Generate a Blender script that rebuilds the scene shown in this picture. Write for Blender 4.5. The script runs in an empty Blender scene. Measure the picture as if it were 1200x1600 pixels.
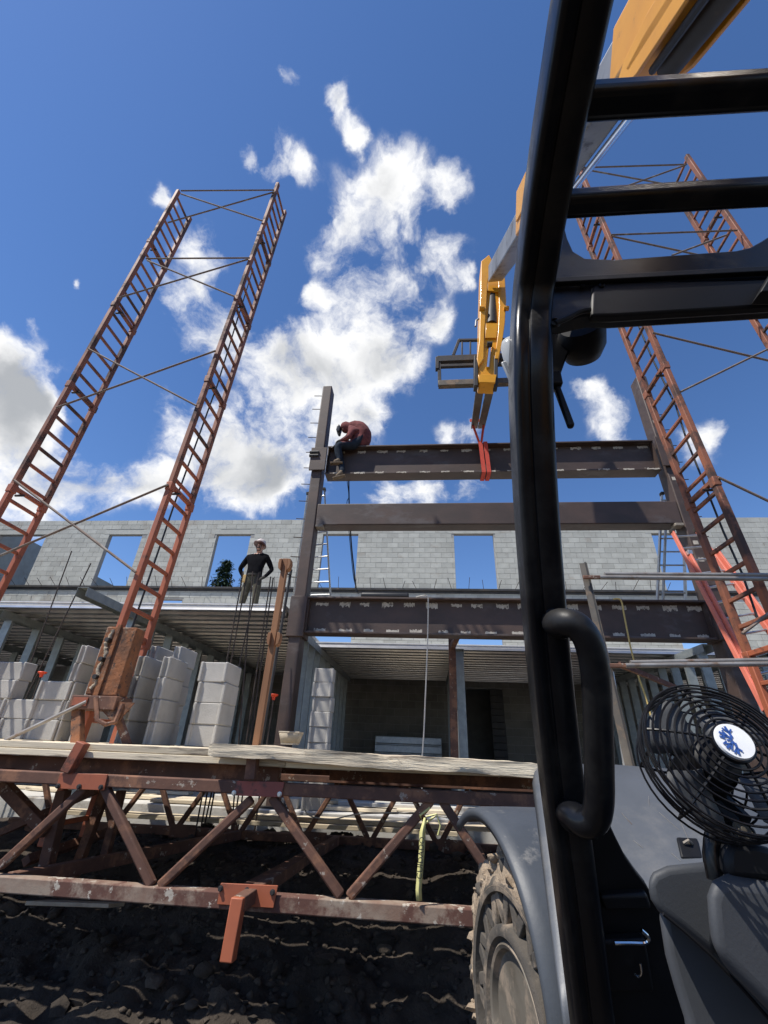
import bpy, bmesh, math, random
from math import sin, cos, tan, radians, pi, sqrt, atan2, hypot
from mathutils import Vector, Matrix, noise
import numpy as np

random.seed(7)
scene = bpy.context.scene
col = scene.collection

# ------------------------------------------------------------------ camera
# World frame: X along the block wall, Y towards it, Z up, origin at the photographer's eye
# (the mud the telehandler stands on is about 1.65 m below).
F_PX, PITCH, ROLL, YAW = 687.0, radians(28.6), radians(2.32), radians(5.6)
fwd = Vector((-sin(YAW) * cos(PITCH), cos(YAW) * cos(PITCH), sin(PITCH)))
rgt = Vector((cos(YAW), sin(YAW), 0))
upv = rgt.cross(fwd)
CR = rgt * cos(ROLL) + upv * sin(ROLL)
CU = -rgt * sin(ROLL) + upv * cos(ROLL)
cam_data = bpy.data.cameras.new('camera')
cam = bpy.data.objects.new('camera', cam_data)
col.objects.link(cam)
cam.matrix_world = Matrix((CR, CU, -fwd)).transposed().to_4x4()
cam_data.sensor_fit = 'VERTICAL'
cam_data.sensor_height = 24.0
cam_data.lens = F_PX / 1600 * 24.0
cam_data.clip_start = 0.02
cam_data.clip_end = 2000
scene.camera = cam


def P(px, py, Y=None, Z=None, X=None, D=None):
    """survey helper: the point of the place seen at a pixel of the photograph, at a known depth, height or offset"""
    d = fwd + CR * ((px - 600) / F_PX) + CU * ((800 - py) / F_PX)
    if D is not None:
        return d * D
    t = Y / d.y if Y is not None else (Z / d.z if Z is not None else X / d.x)
    return d * t


# ------------------------------------------------------------------ light
SUN_AZ, SUN_EL = radians(-124), radians(59)      # azimuth from +Y towards +X
to_sun = Vector((sin(SUN_AZ) * cos(SUN_EL), cos(SUN_AZ) * cos(SUN_EL), sin(SUN_EL)))
sun_data = bpy.data.lights.new('sun', 'SUN')
sun_data.energy = 4.9
sun_data.angle = radians(0.5)
sun_data.color = (1.0, 0.95, 0.87)
sun = bpy.data.objects.new('sun', sun_data)
col.objects.link(sun)
sun.location = to_sun * 60
sun.rotation_euler = (-to_sun).to_track_quat('-Z', 'Y').to_euler()

world = bpy.data.worlds.new('World')
scene.world = world
world.use_nodes = True
nt = world.node_tree
nt.nodes.clear()


def nd(tree, kind, **kw):
    n = tree.nodes.new(kind)
    for k, v in kw.items():
        setattr(n, k, v)
    return n


CLOUDS = [(-56.2, 33.3, 0.067), (-53.1, 34.5, 0.05), (-53.1, 29.4, 0.074), (-50.3, 32.3, 0.036), (-50.4, 25.0, 0.081), (-45.6, 25.2, 0.06), (-41.2, 25.2, 0.052), (-47.2, 21.4, 0.052), (-57.7, 29.6, 0.101), (-43.1, 52.5, 0.038), (-43.0, 47.6, 0.05), (-39.6, 50.3, 0.041), (-35.5, 44.0, 0.055), (-34.3, 35.9, 0.064), (-33.1, 29.5, 0.065), (-37.3, 26.4, 0.044), (-27.4, 32.5, 0.102), (-35.5, 47.4, 0.043), (-25.7, 45.5, 0.072), (-18.2, 46.8, 0.087), (-11.0, 44.6, 0.076), (-22.0, 40.0, 0.117), (-11.8, 38.2, 0.071), (-24.4, 29.5, 0.069), (-18.5, 32.5, 0.078), (-7.4, 41.7, 0.042), (-10.7, 66.1, 0.038), (-2.5, 64.1, 0.065), (-14.4, 62.6, 0.058), (-19.0, 58.8, 0.056), (-5.1, 59.5, 0.065), (6.7, 63.8, 0.036), (5.9, 57.9, 0.045), (10.2, 56.1, 0.021), (-12.3, 53.3, 0.061), (-4.6, 51.5, 0.076), (2.8, 52.1, 0.043), (-6.7, 47.8, 0.054), (-1.5, 46.4, 0.046), (-19.3, 53.5, 0.03), (-40.8, 63.2, 0.022), (-34.8, 64.0, 0.034), (-28.8, 64.0, 0.03), (-26.5, 70.4, 0.022), (-23.1, 69.2, 0.02), (-39.5, 70.6, 0.02), (-17.5, 68.7, 0.02), (25.3, 41.0, 0.036), (27.1, 37.9, 0.041), (28.1, 35.2, 0.028), (36.3, 31.4, 0.038), (38.6, 32.1, 0.02), (-4.8, 31.5, 0.049), (2.1, 31.8, 0.06), (7.9, 31.0, 0.034), (4.3, 38.2, 0.034), (8.6, 38.7, 0.028), (-54.2, 42.2, 0.011), (-55.8, 38.3, 0.012), (-51.1, 54.6, 0.016), (12.0, 21.5, 0.019),
          # the same broken cumulus goes on round the rest of the sky
          (75, 25, .12), (82, 33, .08), (100, 20, .11), (130, 38, .12), (140, 30, .1), (170, 25, .14), (178, 34, .1), (-150, 24, .12), (-160, 45, .1), (-90, 28, .13), (-98, 36, .09), (-80, 45, .07)]


def build_sky():
    L = nt.links.new
    tc = nd(nt, 'ShaderNodeTexCoord')
    sky = nd(nt, 'ShaderNodeTexSky', sky_type='NISHITA', sun_disc=False)
    sky.sun_elevation = SUN_EL
    sky.sun_rotation = SUN_AZ
    sky.altitude = 800
    sky.air_density = 1.0
    sky.dust_density = 0.2
    sky.ozone_density = 2.2
    hs = nd(nt, 'ShaderNodeHueSaturation')
    hs.inputs['Saturation'].default_value = 1.18
    hs.inputs['Value'].default_value = 1.0
    L(sky.outputs[0], hs.inputs['Color'])
    bg1 = nd(nt, 'ShaderNodeBackground')
    bg1.inputs['Strength'].default_value = 0.13
    tint = nd(nt, 'ShaderNodeMix', data_type='RGBA', blend_type='MULTIPLY')
    tint.inputs['Factor'].default_value = 1
    tint.inputs['B'].default_value = (1.05, .99, 1.08, 1)
    L(hs.outputs[0], tint.inputs['A'])
    L(tint.outputs['Result'], bg1.inputs['Color'])
    # warp the direction so that the cloud edges billow
    vec = tc.outputs['Generated']
    nz = nd(nt, 'ShaderNodeTexNoise')
    nz.inputs['Scale'].default_value = 6.0
    nz.inputs['Detail'].default_value = 12
    nz.inputs['Roughness'].default_value = 0.56
    L(vec, nz.inputs['Vector'])
    sub = nd(nt, 'ShaderNodeVectorMath', operation='SUBTRACT')
    sub.inputs[1].default_value = (.5, .5, .5)
    L(nz.outputs['Color'], sub.inputs[0])
    scl = nd(nt, 'ShaderNodeVectorMath', operation='SCALE')
    scl.inputs['Scale'].default_value = 0.135
    L(sub.outputs[0], scl.inputs[0])
    wv = nd(nt, 'ShaderNodeVectorMath', operation='ADD')
    L(vec, wv.inputs[0])
    L(scl.outputs[0], wv.inputs[1])
    acc = None
    for az, el, r in CLOUDS:
        a, e = radians(az), radians(el)
        d = nd(nt, 'ShaderNodeVectorMath', operation='DISTANCE')
        d.inputs[1].default_value = (sin(a) * cos(e), cos(a) * cos(e), sin(e))
        L(wv.outputs[0], d.inputs[0])
        m = nd(nt, 'ShaderNodeMapRange', interpolation_type='SMOOTHSTEP')
        m.inputs['From Min'].default_value = r * 1.62
        m.inputs['From Max'].default_value = 0.0
        L(d.outputs['Value'], m.inputs['Value'])
        if acc is None:
            acc = m.outputs[0]
        else:
            ad = nd(nt, 'ShaderNodeMath', operation='ADD')
            L(acc, ad.inputs[0])
            L(m.outputs[0], ad.inputs[1])
            acc = ad.outputs[0]
    n2 = nd(nt, 'ShaderNodeTexNoise')
    n2.inputs['Scale'].default_value = 9.0
    n2.inputs['Detail'].default_value = 14
    n2.inputs['Roughness'].default_value = 0.62
    L(wv.outputs[0], n2.inputs['Vector'])
    m1 = nd(nt, 'ShaderNodeMath', operation='MULTIPLY_ADD')     # (noise - .5) * 1.5
    L(n2.outputs['Fac'], m1.inputs[0])
    m1.inputs[1].default_value = 4.4
    m1.inputs[2].default_value = -2.4
    cl = nd(nt, 'ShaderNodeMath', operation='MINIMUM')
    cl.inputs[1].default_value = 1.3
    L(acc, cl.inputs[0])
    dens = nd(nt, 'ShaderNodeMath', operation='ADD')
    L(cl.outputs[0], dens.inputs[0])
    L(m1.outputs[0], dens.inputs[1])
    alpha = nd(nt, 'ShaderNodeMapRange', interpolation_type='SMOOTHSTEP')
    alpha.inputs['From Min'].default_value = 0.0
    alpha.inputs['From Max'].default_value = 1.32
    L(dens.outputs[0], alpha.inputs['Value'])
    near = nd(nt, 'ShaderNodeMapRange', interpolation_type='SMOOTHSTEP')
    near.inputs['From Min'].default_value = 0.02
    near.inputs['From Max'].default_value = 0.6
    L(acc, near.inputs['Value'])
    af = nd(nt, 'ShaderNodeMath', operation='MULTIPLY')
    L(alpha.outputs[0], af.inputs[0])
    L(near.outputs[0], af.inputs[1])
    # thick cloud is greyer than its edges
    n3 = nd(nt, 'ShaderNodeTexNoise')
    n3.inputs['Scale'].default_value = 5.0
    n3.inputs['Detail'].default_value = 7
    L(wv.outputs[0], n3.inputs['Vector'])
    th = nd(nt, 'ShaderNodeMath', operation='MULTIPLY')
    L(acc, th.inputs[0])
    L(n3.outputs['Fac'], th.inputs[1])
    tr = nd(nt, 'ShaderNodeMapRange', interpolation_type='SMOOTHSTEP')
    tr.inputs['From Min'].default_value = 0.42
    tr.inputs['From Max'].default_value = 1.15
    L(th.outputs[0], tr.inputs['Value'])
    mix = nd(nt, 'ShaderNodeMix', data_type='RGBA')
    mix.inputs['A'].default_value = (1.0, 1.0, 1.0, 1)
    mix.inputs['B'].default_value = (0.43, 0.45, 0.48, 1)
    L(tr.outputs[0], mix.inputs['Factor'])
    bg2 = nd(nt, 'ShaderNodeBackground')
    bg2.inputs['Strength'].default_value = 0.93
    L(mix.outputs['Result'], bg2.inputs['Color'])
    ms = nd(nt, 'ShaderNodeMixShader')
    L(af.outputs[0], ms.inputs[0])
    L(bg1.outputs[0], ms.inputs[1])
    L(bg2.outputs[0], ms.inputs[2])
    out = nd(nt, 'ShaderNodeOutputWorld')
    L(ms.outputs[0], out.inputs['Surface'])


build_sky()
scene.view_settings.view_transform = 'Standard'
scene.view_settings.look = 'None'
scene.view_settings.exposure = 0.22
scene.view_settings.gamma = 1.0
scene.view_settings.use_curve_mapping = False
scene.render.engine = 'CYCLES'
scene.cycles.use_denoising = True
scene.cycles.max_bounces = 6

# ------------------------------------------------------------------ materials
M = {}


def mat(name, c1, c2=None, scale=6, rough=.7, metal=0, bump=0, bscale=None, c3=None, s3=3, t3=.58, w3=.06, rnd=0, stretch=(1, 1, 1),
        rough3=None, coat=0, detail=6, c4=None, s4=9, t4=.66, spec=None):
    """procedural material: base colour c1 mottled with c2, patches of c3 (rust, dust, mud), flecks of c4"""
    m = bpy.data.materials.new(name)
    m.use_nodes = True
    t = m.node_tree
    b = t.nodes['Principled BSDF']
    L = t.links.new
    b.inputs['Roughness'].default_value = rough
    b.inputs['Metallic'].default_value = metal
    if spec is not None:
        b.inputs['Specular IOR Level'].default_value = spec
    if coat:
        b.inputs['Coat Weight'].default_value = coat
        b.inputs['Coat Roughness'].default_value = .08
    tc = nd(t, 'ShaderNodeTexCoord')
    mp = nd(t, 'ShaderNodeMapping')
    mp.inputs['Scale'].default_value = stretch
    oi = nd(t, 'ShaderNodeObjectInfo')
    L(tc.outputs['Object'], mp.inputs['Vector'])
    off = nd(t, 'ShaderNodeVectorMath', operation='SCALE')
    off.inputs[0].default_value = (37, 53, 71)
    L(oi.outputs['Random'], off.inputs['Scale'])
    L(off.outputs[0], mp.inputs['Location'])
    V = mp.outputs[0]

    def noise_node(s, d=detail, ro=.6):
        n = nd(t, 'ShaderNodeTexNoise')
        n.inputs['Scale'].default_value = s
        n.inputs['Detail'].default_value = d
        n.inputs['Roughness'].default_value = ro
        L(V, n.inputs['Vector'])
        return n

    def mixc(fac, a, bcol):
        x = nd(t, 'ShaderNodeMix', data_type='RGBA')
        L(fac, x.inputs['Factor'])
        if isinstance(a, tuple):
            x.inputs['A'].default_value = (*a, 1)
        else:
            L(a, x.inputs['A'])
        x.inputs['B'].default_value = (*bcol, 1)
        return x.outputs['Result']

    def ramp(sock, lo, hi):
        r = nd(t, 'ShaderNodeMapRange', interpolation_type='SMOOTHSTEP')
        r.inputs['From Min'].default_value = lo
        r.inputs['From Max'].default_value = hi
        L(sock, r.inputs['Value'])
        return r.outputs[0]

    n1 = noise_node(scale)
    c = mixc(ramp(n1.outputs['Fac'], .3, .7), c1, c2 if c2 else tuple(x * .82 for x in c1))
    if c3:
        n3 = noise_node(s3, 8, .68)
        f3 = ramp(n3.outputs['Fac'], t3 - w3, t3 + w3)
        c = mixc(f3, c, c3)
        if rough3 is not None:
            rr = nd(t, 'ShaderNodeMapRange')
            rr.inputs['To Min'].default_value = rough
            rr.inputs['To Max'].default_value = rough3
            L(f3, rr.inputs['Value'])
            L(rr.outputs[0], b.inputs['Roughness'])
    if c4:
        n4 = noise_node(s4, 5, .7)
        c = mixc(ramp(n4.outputs['Fac'], t4 - .02, t4 + .02), c, c4)
    if rnd:
        g = nd(t, 'ShaderNodeNewGeometry')
        a = nd(t, 'ShaderNodeMath', operation='ADD')
        L(oi.outputs['Random'], a.inputs[0])
        L(g.outputs['Random Per Island'], a.inputs[1])
        fr = nd(t, 'ShaderNodeMath', operation='FRACT')
        L(a.outputs[0], fr.inputs[0])
        mr = nd(t, 'ShaderNodeMapRange')
        mr.inputs['To Min'].default_value = 1 - rnd
        mr.inputs['To Max'].default_value = 1 + rnd
        L(fr.outputs[0], mr.inputs['Value'])
        vm = nd(t, 'ShaderNodeVectorMath', operation='SCALE')
        L(c, vm.inputs[0])
        L(mr.outputs[0], vm.inputs['Scale'])
        c = vm.outputs[0]
    L(c, b.inputs['Base Color'])
    if bump:
        nb = noise_node(bscale or scale * 5, 6, .65)
        bp = nd(t, 'ShaderNodeBump')
        bp.inputs['Strength'].default_value = 1.0
        bp.inputs['Distance'].default_value = bump
        L(nb.outputs['Fac'], bp.inputs['Height'])
        L(bp.outputs[0], b.inputs['Normal'])
    M[name] = m
    return m


mat('cmu', (.42, .42, .38), (.355, .355, .32), 3, .92, bump=.004, bscale=60, rnd=.115, c3=(.33, .31, .27), s3=1.1, t3=.62)
mat('cmu_new', (.43, .41, .375), (.35, .335, .305), 4, .93, bump=.004, bscale=70, rnd=.08, c4=(.2, .195, .19), s4=60, t4=.68)
mat('mortar', (.30, .295, .28), (.24, .235, .225), 5, .95, bump=.003, bscale=40)
mat('concrete', (.60, .58, .53), (.46, .445, .41), 1.3, .9, bump=.004, bscale=25, c3=(.25, .22, .18), s3=1.2, t3=.6)
mat('galvanized', (.50, .53, .56), (.40, .43, .46), 14, .42, metal=.75, c4=(.62, .64, .66), s4=30, t4=.62)
mat('stud_steel', (.32, .35, .345), (.25, .275, .275), 9, .5, metal=.45, c3=(.26, .28, .28), s3=3, t3=.62)
mat('deck_steel', (.62, .60, .57), (.5, .48, .46), 5, .33, metal=.92)
mat('zinc_edge', (.7, .7, .7), (.6, .6, .6), 9, .5)
mat('light_sink', (.06, .05, .042), (.045, .037, .03), 3, .95, bump=.02, bscale=12)  # dark colour of the added floor, to swallow bounced light
mat('cmu_shaded', (.20, .185, .16), (.15, .14, .12), 3, .93, bump=.004, bscale=60, rnd=.13)  # block colour darkened to carry the shade of the rooms
mat('brown_steel', (.080, .050, .039), (.050, .034, .028), 3, .6, c3=(.09, .072, .066), s3=2.2, t3=.6, bump=.0015, bscale=40, stretch=(.5, 1, 1))
mat('scrape', (.56, .51, .43), (.40, .36, .30), 20, .9, c3=(.12, .1, .09), s3=14, t3=.58)
mat('weld', (.30, .26, .2), (.18, .15, .12), 25, .7)
mat('scaffold_orange', (.33, .095, .045), (.24, .07, .035), 5, .62, c3=(.085, .04, .028), s3=5, t3=.56, rough3=.85, bump=.0015, c4=(.36, .31, .26), s4=16, t4=.70)
mat('scaffold_rust', (.15, .072, .047), (.09, .046, .033), 6, .85, c3=(.24, .115, .065), s3=4, t3=.56, bump=.002, c4=(.36, .30, .24), s4=11, t4=.635)
mat('scaffold_muddy', (.20, .115, .08), (.32, .26, .2), 4, .9, c3=(.12, .055, .04), s3=3.4, t3=.53, bump=.003, c4=(.45, .4, .33), s4=9, t4=.60)
mat('tower_paint', (.30, .105, .052), (.20, .074, .042), 2.5, .65, c3=(.075, .042, .034), s3=2.3, t3=.54, rough3=.85, bump=.001)
mat('tower_orange', (.42, .118, .052), (.32, .092, .045), 3, .6, c3=(.12, .05, .03), s3=6, t3=.62)
mat('rust_crust', (.30, .115, .045), (.12, .06, .035), 7, .9, c3=(.36, .28, .2), s3=6, t3=.62, bump=.012, bscale=22, c4=(.07, .04, .03), s4=12, t4=.6)
mat('mud_crust', (.45, .38, .29), (.30, .24, .17), 12, .95, bump=.02, bscale=30)
mat('brace_rust', (.24, .18, .14), (.15, .105, .08), 5, .8, c3=(.32, .28, .24), s3=5, t3=.6)
mat('tube_grey', (.38, .36, .33), (.28, .25, .22), 6, .5, metal=.5, c3=(.22, .14, .09), s3=4, t3=.6)
mat('plank', (.78, .67, .49), (.52, .43, .30), 2.2, .9, stretch=(.22, 3, 3), c3=(.15, .12, .09), s3=3.5, t3=.60, bump=.004, bscale=14, rnd=.15)
mat('log_wood', (.78, .67, .49), (.46, .37, .26), 3, .9, stretch=(.3, 4, 4), c3=(.13, .09, .065), s3=3.3, t3=.585, bump=.012, bscale=10, c4=(.1, .07, .05), s4=14, t4=.66)
mat('fir_wood', (.31, .145, .065), (.23, .105, .048), 4, .8, stretch=(5, 5, .5), bump=.001)
mat('black_paint', (.004, .0043, .006), (.006, .0064, .008), 4, .28, c3=(.018, .017, .016), s3=6, t3=.58, w3=.12, rough3=.55, spec=.32, c4=(.07, .066, .06), s4=38, t4=.735, bump=.0004, bscale=30)
mat('black_satin', (.006, .0062, .007), (.009, .0092, .011), 8, .5, c3=(.02, .019, .018), s3=4, t3=.66, spec=.25)
mat('grey_panel', (.088, .095, .106), (.07, .077, .086), 3, .45, c3=(.14, .138, .135), s3=5, t3=.62, w3=.14, c4=(.20, .205, .21), s4=24, t4=.74, bump=.0004, bscale=90)
mat('fender_plastic', (.062, .070, .082), (.048, .055, .064), 3, .5, c3=(.17, .165, .155), s3=5, t3=.66, bump=.0008, bscale=60)
mat('dash_plastic', (.052, .055, .061), (.042, .045, .05), 5, .6, bump=.00025, bscale=300, c4=(.15, .15, .15), s4=60, t4=.76)
mat('rubber', (.055, .05, .044), (.10, .085, .068), 5, .9, c3=(.24, .19, .14), s3=4, t3=.56, bump=.006, bscale=24)
mat('mud', (.42, .33, .235), (.26, .195, .135), 8, .95, bump=.03, bscale=20)
mat('dirt', (.046, .034, .025), (.029, .022, .016), 2.5, .96, bump=.035, bscale=18, c3=(.08, .062, .047), s3=1.6, t3=.58, w3=.1, c4=(.16, .135, .11), s4=42, t4=.7)
mat('clod', (.065, .05, .037), (.042, .032, .024), 6, .96, bump=.02, bscale=25, rnd=.5)
mat('rim_steel', (.17, .15, .12), (.10, .085, .065), 5, .7, metal=.2, c3=(.30, .24, .18), s3=4, t3=.5)
mat('yellow_paint', (.78, .35, .008), (.68, .29, .008), 3, .42, c3=(.30, .15, .03), s3=6, t3=.67, c4=(.12, .08, .04), s4=20, t4=.74, coat=.15)
mat('boom_steel', (.30, .31, .32), (.21, .215, .22), 3, .5, metal=.4, stretch=(1, .3, 1), c3=(.1, .095, .09), s3=5, t3=.6)
mat('dark_steel', (.035, .034, .034), (.055, .05, .047), 5, .6, metal=.3, c3=(.1, .075, .055), s3=5, t3=.64)
mat('fork_steel', (.16, .14, .115), (.10, .088, .075), 5, .6, metal=.4, c3=(.22, .16, .11), s3=5, t3=.58)
mat('chrome', (.75, .78, .8), (.65, .68, .7), 5, .12, metal=1)
mat('hose', (.012, .012, .013), (.02, .02, .02), 5, .5)
mat('red_strap', (.62, .075, .045), (.48, .055, .035), 30, .85, bump=.001, bscale=200)
mat('aluminium', (.56, .56, .55), (.45, .45, .44), 8, .35, metal=.8, c3=(.3, .29, .27), s3=6, t3=.64)
mat('orange_fibre', (.72, .20, .13), (.62, .17, .11), 4, .5, c3=(.75, .5, .42), s3=6, t3=.66)
mat('rope_white', (.58, .55, .49), (.42, .39, .34), 60, .9)
mat('rope_yellow', (.62, .46, .17), (.48, .35, .12), 60, .9)
mat('rebar', (.05, .042, .038), (.085, .06, .045), 20, .8, metal=.3)
mat('cap_orange', (.80, .075, .02), (.7, .06, .015), 8, .5)
mat('tape', (.66, .62, .26), (.5, .47, .2), 6, .5)
mat('ink', (.02, .02, .02), None, 5, .6)
mat('tub', (.45, .39, .30), (.33, .28, .21), 12, .9, bump=.004)
mat('skin', (.42, .235, .165), (.36, .19, .13), 9, .6)
mat('black_cloth', (.006, .006, .0075), (.011, .011, .013), 12, .95, bump=.004, bscale=14, spec=.05)
mat('olive_cloth', (.085, .075, .05), (.055, .05, .034), 9, .95, bump=.006, bscale=14, c3=(.15, .13, .1), s3=6, t3=.62)
mat('jeans', (.032, .042, .058), (.02, .027, .038), 10, .95, bump=.006, bscale=14, spec=.1)
mat('red_cloth', (.19, .05, .048), (.10, .028, .028), 9, .95, bump=.006, bscale=16, stretch=(1, 1, 2))
mat('boot', (.20, .15, .10), (.11, .08, .055), 12, .9)
mat('boot_dark', (.04, .035, .03), None, 12, .9)
mat('hat_white', (.50, .44, .41), (.40, .34, .31), 9, .4)
mat('hat_brown', (.09, .035, .025), None, 9, .5)
mat('helmet_dark', (.02, .02, .022), (.035, .035, .038), 9, .3)
mat('tan_leather', (.45, .30, .12), None, 12, .8)
mat('badge_white', (.78, .79, .78), (.70, .71, .71), 20, .35)
mat('badge_blue', (.03, .09, .32), None, 20, .4)
mat('leaf', (.035, .07, .028), (.02, .045, .018), 2, .8, rnd=.35)
mat('bark', (.09, .065, .045), (.06, .045, .03), 8, .95, bump=.02)
mat('lens_glass', (.5, .5, .48), (.4, .4, .38), 8, .2)
mat('plate_red', (.33, .085, .06), (.25, .07, .05), 5, .7, c3=(.10, .05, .04), s3=9, t3=.55, c4=(.4, .3, .26), s4=14, t4=.66)
mat('pink_paint', (.55, .30, .22), (.45, .2, .13), 9, .7, c3=(.3, .1, .06), s3=9, t3=.55)


# ------------------------------------------------------------------ geometry helpers
OFF = {}


def tag(o, label=None, cat=None, group=None, kind=None):
    if label:
        o['label'] = label
    if cat:
        o['category'] = cat
    if group:
        o['group'] = group
    if kind:
        o['kind'] = kind
    return o


def thing(name, loc, label, cat, group=None):
    o = bpy.data.objects.new(name, None)
    o.empty_display_size = .2
    col.objects.link(o)
    o.location = loc
    OFF[o] = Vector(loc)
    return tag(o, label, cat, group)


def frame(d, up=Vector((0, 0, 1))):
    d = d.normalized()
    s = d.cross(up)
    if s.length < 1e-4:
        s = d.cross(Vector((0, 1, 0)))
    s.normalize()
    return s, s.cross(d).normalized(), d


class MB:
    def __init__(self):
        self.v, self.f, self.mi = [], [], []

    def add(self, vs, fs, mi=0):
        n = len(self.v)
        self.v += [Vector(x) for x in vs]
        self.f += [tuple(i + n for i in q) for q in fs]
        self.mi += [mi] * len(fs)
        return self

    def box(self, c, s, R=None, mi=0):
        c = Vector(c)
        hx, hy, hz = s[0] / 2, s[1] / 2, s[2] / 2
        vs = [Vector((x, y, z)) for x in (-hx, hx) for y in (-hy, hy) for z in (-hz, hz)]
        if R is not None:
            vs = [R @ x for x in vs]
        return self.add([c + x for x in vs], [(0, 1, 3, 2), (4, 6, 7, 5), (0, 4, 5, 1), (2, 3, 7, 6), (0, 2, 6, 4), (1, 5, 7, 3)], mi)

    def box2(self, a, b, mi=0):
        a, b = Vector(a), Vector(b)
        return self.box((a + b) / 2, [abs(x) for x in (b - a)], None, mi)

    def bar(self, p, q, w, h, up=(0, 0, 1), mi=0):
        p, q = Vector(p), Vector(q)
        s, u, d = frame(q - p, Vector(up))
        vs = []
        for e in (p, q):
            for a, b in ((-1, -1), (1, -1), (1, 1), (-1, 1)):
                vs.append(e + s * (a * w / 2) + u * (b * h / 2))
        return self.add(vs, [(3, 2, 1, 0), (4, 5, 6, 7), (0, 1, 5, 4), (1, 2, 6, 5), (2, 3, 7, 6), (3, 0, 4, 7)], mi)

    def tube(self, p, q, r, n=8, r2=None, mi=0):
        return self.path([p, q], [r, r2 if r2 is not None else r], n, mi=mi)

    def path(self, pts, r, n=8, closed=False, mi=0, cap=True):
        pts = [Vector(x) for x in pts]
        k = len(pts)
        rs = r if isinstance(r, (list, tuple)) else [r] * k
        vs, fs = [], []
        u0 = None
        for i, p in enumerate(pts):
            if closed:
                d = pts[(i + 1) % k] - pts[i - 1]
            else:
                d = pts[min(i + 1, k - 1)] - pts[max(i - 1, 0)]
            if u0 is None:
                s, u, _ = frame(d)
            else:
                d = d.normalized()
                s = d.cross(u0).normalized()
                u = s.cross(d).normalized()
            u0 = u
            for j in range(n):
                a = 2 * pi * j / n
                vs.append(p + (s * cos(a) + u * sin(a)) * rs[i])
        for i in range(k if closed else k - 1):
            for j in range(n):
                a, b = i * n + j, i * n + (j + 1) % n
                c, e = ((i + 1) % k) * n + (j + 1) % n, ((i + 1) % k) * n + j
                fs.append((a, b, c, e))
        if not closed and cap:
            fs.append(tuple(range(n - 1, -1, -1)))
            fs.append(tuple((k - 1) * n + j for j in range(n)))
        return self.add(vs, fs, mi)

    def prism(self, pts, vec, mi=0):
        pts = [Vector(x) for x in pts]
        vec = Vector(vec)
        n = len(pts)
        vs = pts + [x + vec for x in pts]
        fs = [tuple(range(n - 1, -1, -1)), tuple(range(n, 2 * n))]
        fs += [(i, (i + 1) % n, n + (i + 1) % n, n + i) for i in range(n)]
        return self.add(vs, fs, mi)

    def lathe(self, o, axis, prof, n=32, mi=0, closed=False):
        o, axis = Vector(o), Vector(axis).normalized()
        s, u, _ = frame(axis, Vector((0, 0, 1)) if abs(axis.z) < .9 else Vector((0, 1, 0)))
        vs, fs = [], []
        for a, r in prof:
            for j in range(n):
                t = 2 * pi * j / n
                vs.append(o + axis * a + (s * cos(t) + u * sin(t)) * r)
        m = len(prof)
        for i in range(m if closed else m - 1):
            for j in range(n):
                fs.append((i * n + j, i * n + (j + 1) % n, ((i + 1) % m) * n + (j + 1) % n, ((i + 1) % m) * n + j))
        if not closed:
            fs.append(tuple(range(n - 1, -1, -1)))
            fs.append(tuple((m - 1) * n + j for j in range(n)))
        return self.add(vs, fs, mi)

    def sheet(self, rows, mi=0):
        n = len(rows[0])
        vs = [p for r in rows for p in r]
        fs = [(i * n + j, i * n + j + 1, (i + 1) * n + j + 1, (i + 1) * n + j) for i in range(len(rows) - 1) for j in range(n - 1)]
        return self.add(vs, fs, mi)

    def build(self, name, m, parent=None, smooth=35, bevel=0, seg=2, sub=0, solid=0, origin=None):
        if parent is not None:
            off = OFF[parent]
        elif origin is not None:
            off = Vector(origin)
        else:
            xs = [v.x for v in self.v]
            ys = [v.y for v in self.v]
            zs = [v.z for v in self.v]
            off = Vector(((min(xs) + max(xs)) / 2, (min(ys) + max(ys)) / 2, min(zs)))
        me = bpy.data.meshes.new(name)
        me.from_pydata([tuple(v - off) for v in self.v], [], self.f)
        bm = bmesh.new()
        bm.from_mesh(me)
        bmesh.ops.recalc_face_normals(bm, faces=bm.faces)
        bm.to_mesh(me)
        bm.free()
        for x in (m if isinstance(m, (list, tuple)) else [m]):
            me.materials.append(M[x])
        if isinstance(m, (list, tuple)):
            me.polygons.foreach_set('material_index', self.mi)
        if smooth:
            me.polygons.foreach_set('use_smooth', [True] * len(me.polygons))
            me.set_sharp_from_angle(angle=radians(smooth))
        o = bpy.data.objects.new(name, me)
        col.objects.link(o)
        if parent is not None:
            o.parent = parent
        else:
            o.location = off
        OFF[o] = off
        if solid:
            md = o.modifiers.new('solid', 'SOLIDIFY')
            md.thickness = solid
            md.offset = 0
        if bevel:
            md = o.modifiers.new('bevel', 'BEVEL')
            md.width = bevel
            md.segments = seg
            md.limit_method = 'ANGLE'
            md.angle_limit = radians(40)
        if sub:
            md = o.modifiers.new('sub', 'SUBSURF')
            md.levels = md.render_levels = sub
        return o


def inst(src, name, parent, delta):
    """a piece sharing the mesh of src, moved by delta"""
    o = bpy.data.objects.new(name, src.data)
    col.objects.link(o)
    o.parent = parent
    o.location = Vector(src.location) + Vector(delta)
    OFF[o] = OFF[src]
    return o


ORD = ['first', 'second', 'third', 'fourth', 'fifth', 'sixth', 'seventh', 'eighth', 'ninth', 'tenth', 'eleventh', 'twelfth', 'thirteenth', 'fourteenth', 'fifteenth', 'sixteenth']


def vnoise(x, y, z=0, o=4):
    return noise.fractal(Vector((x, y, z)), 1.0, 2.0, o)

# ------------------------------------------------------------------ ground and slab
SLAB_Z = -0.72


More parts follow.
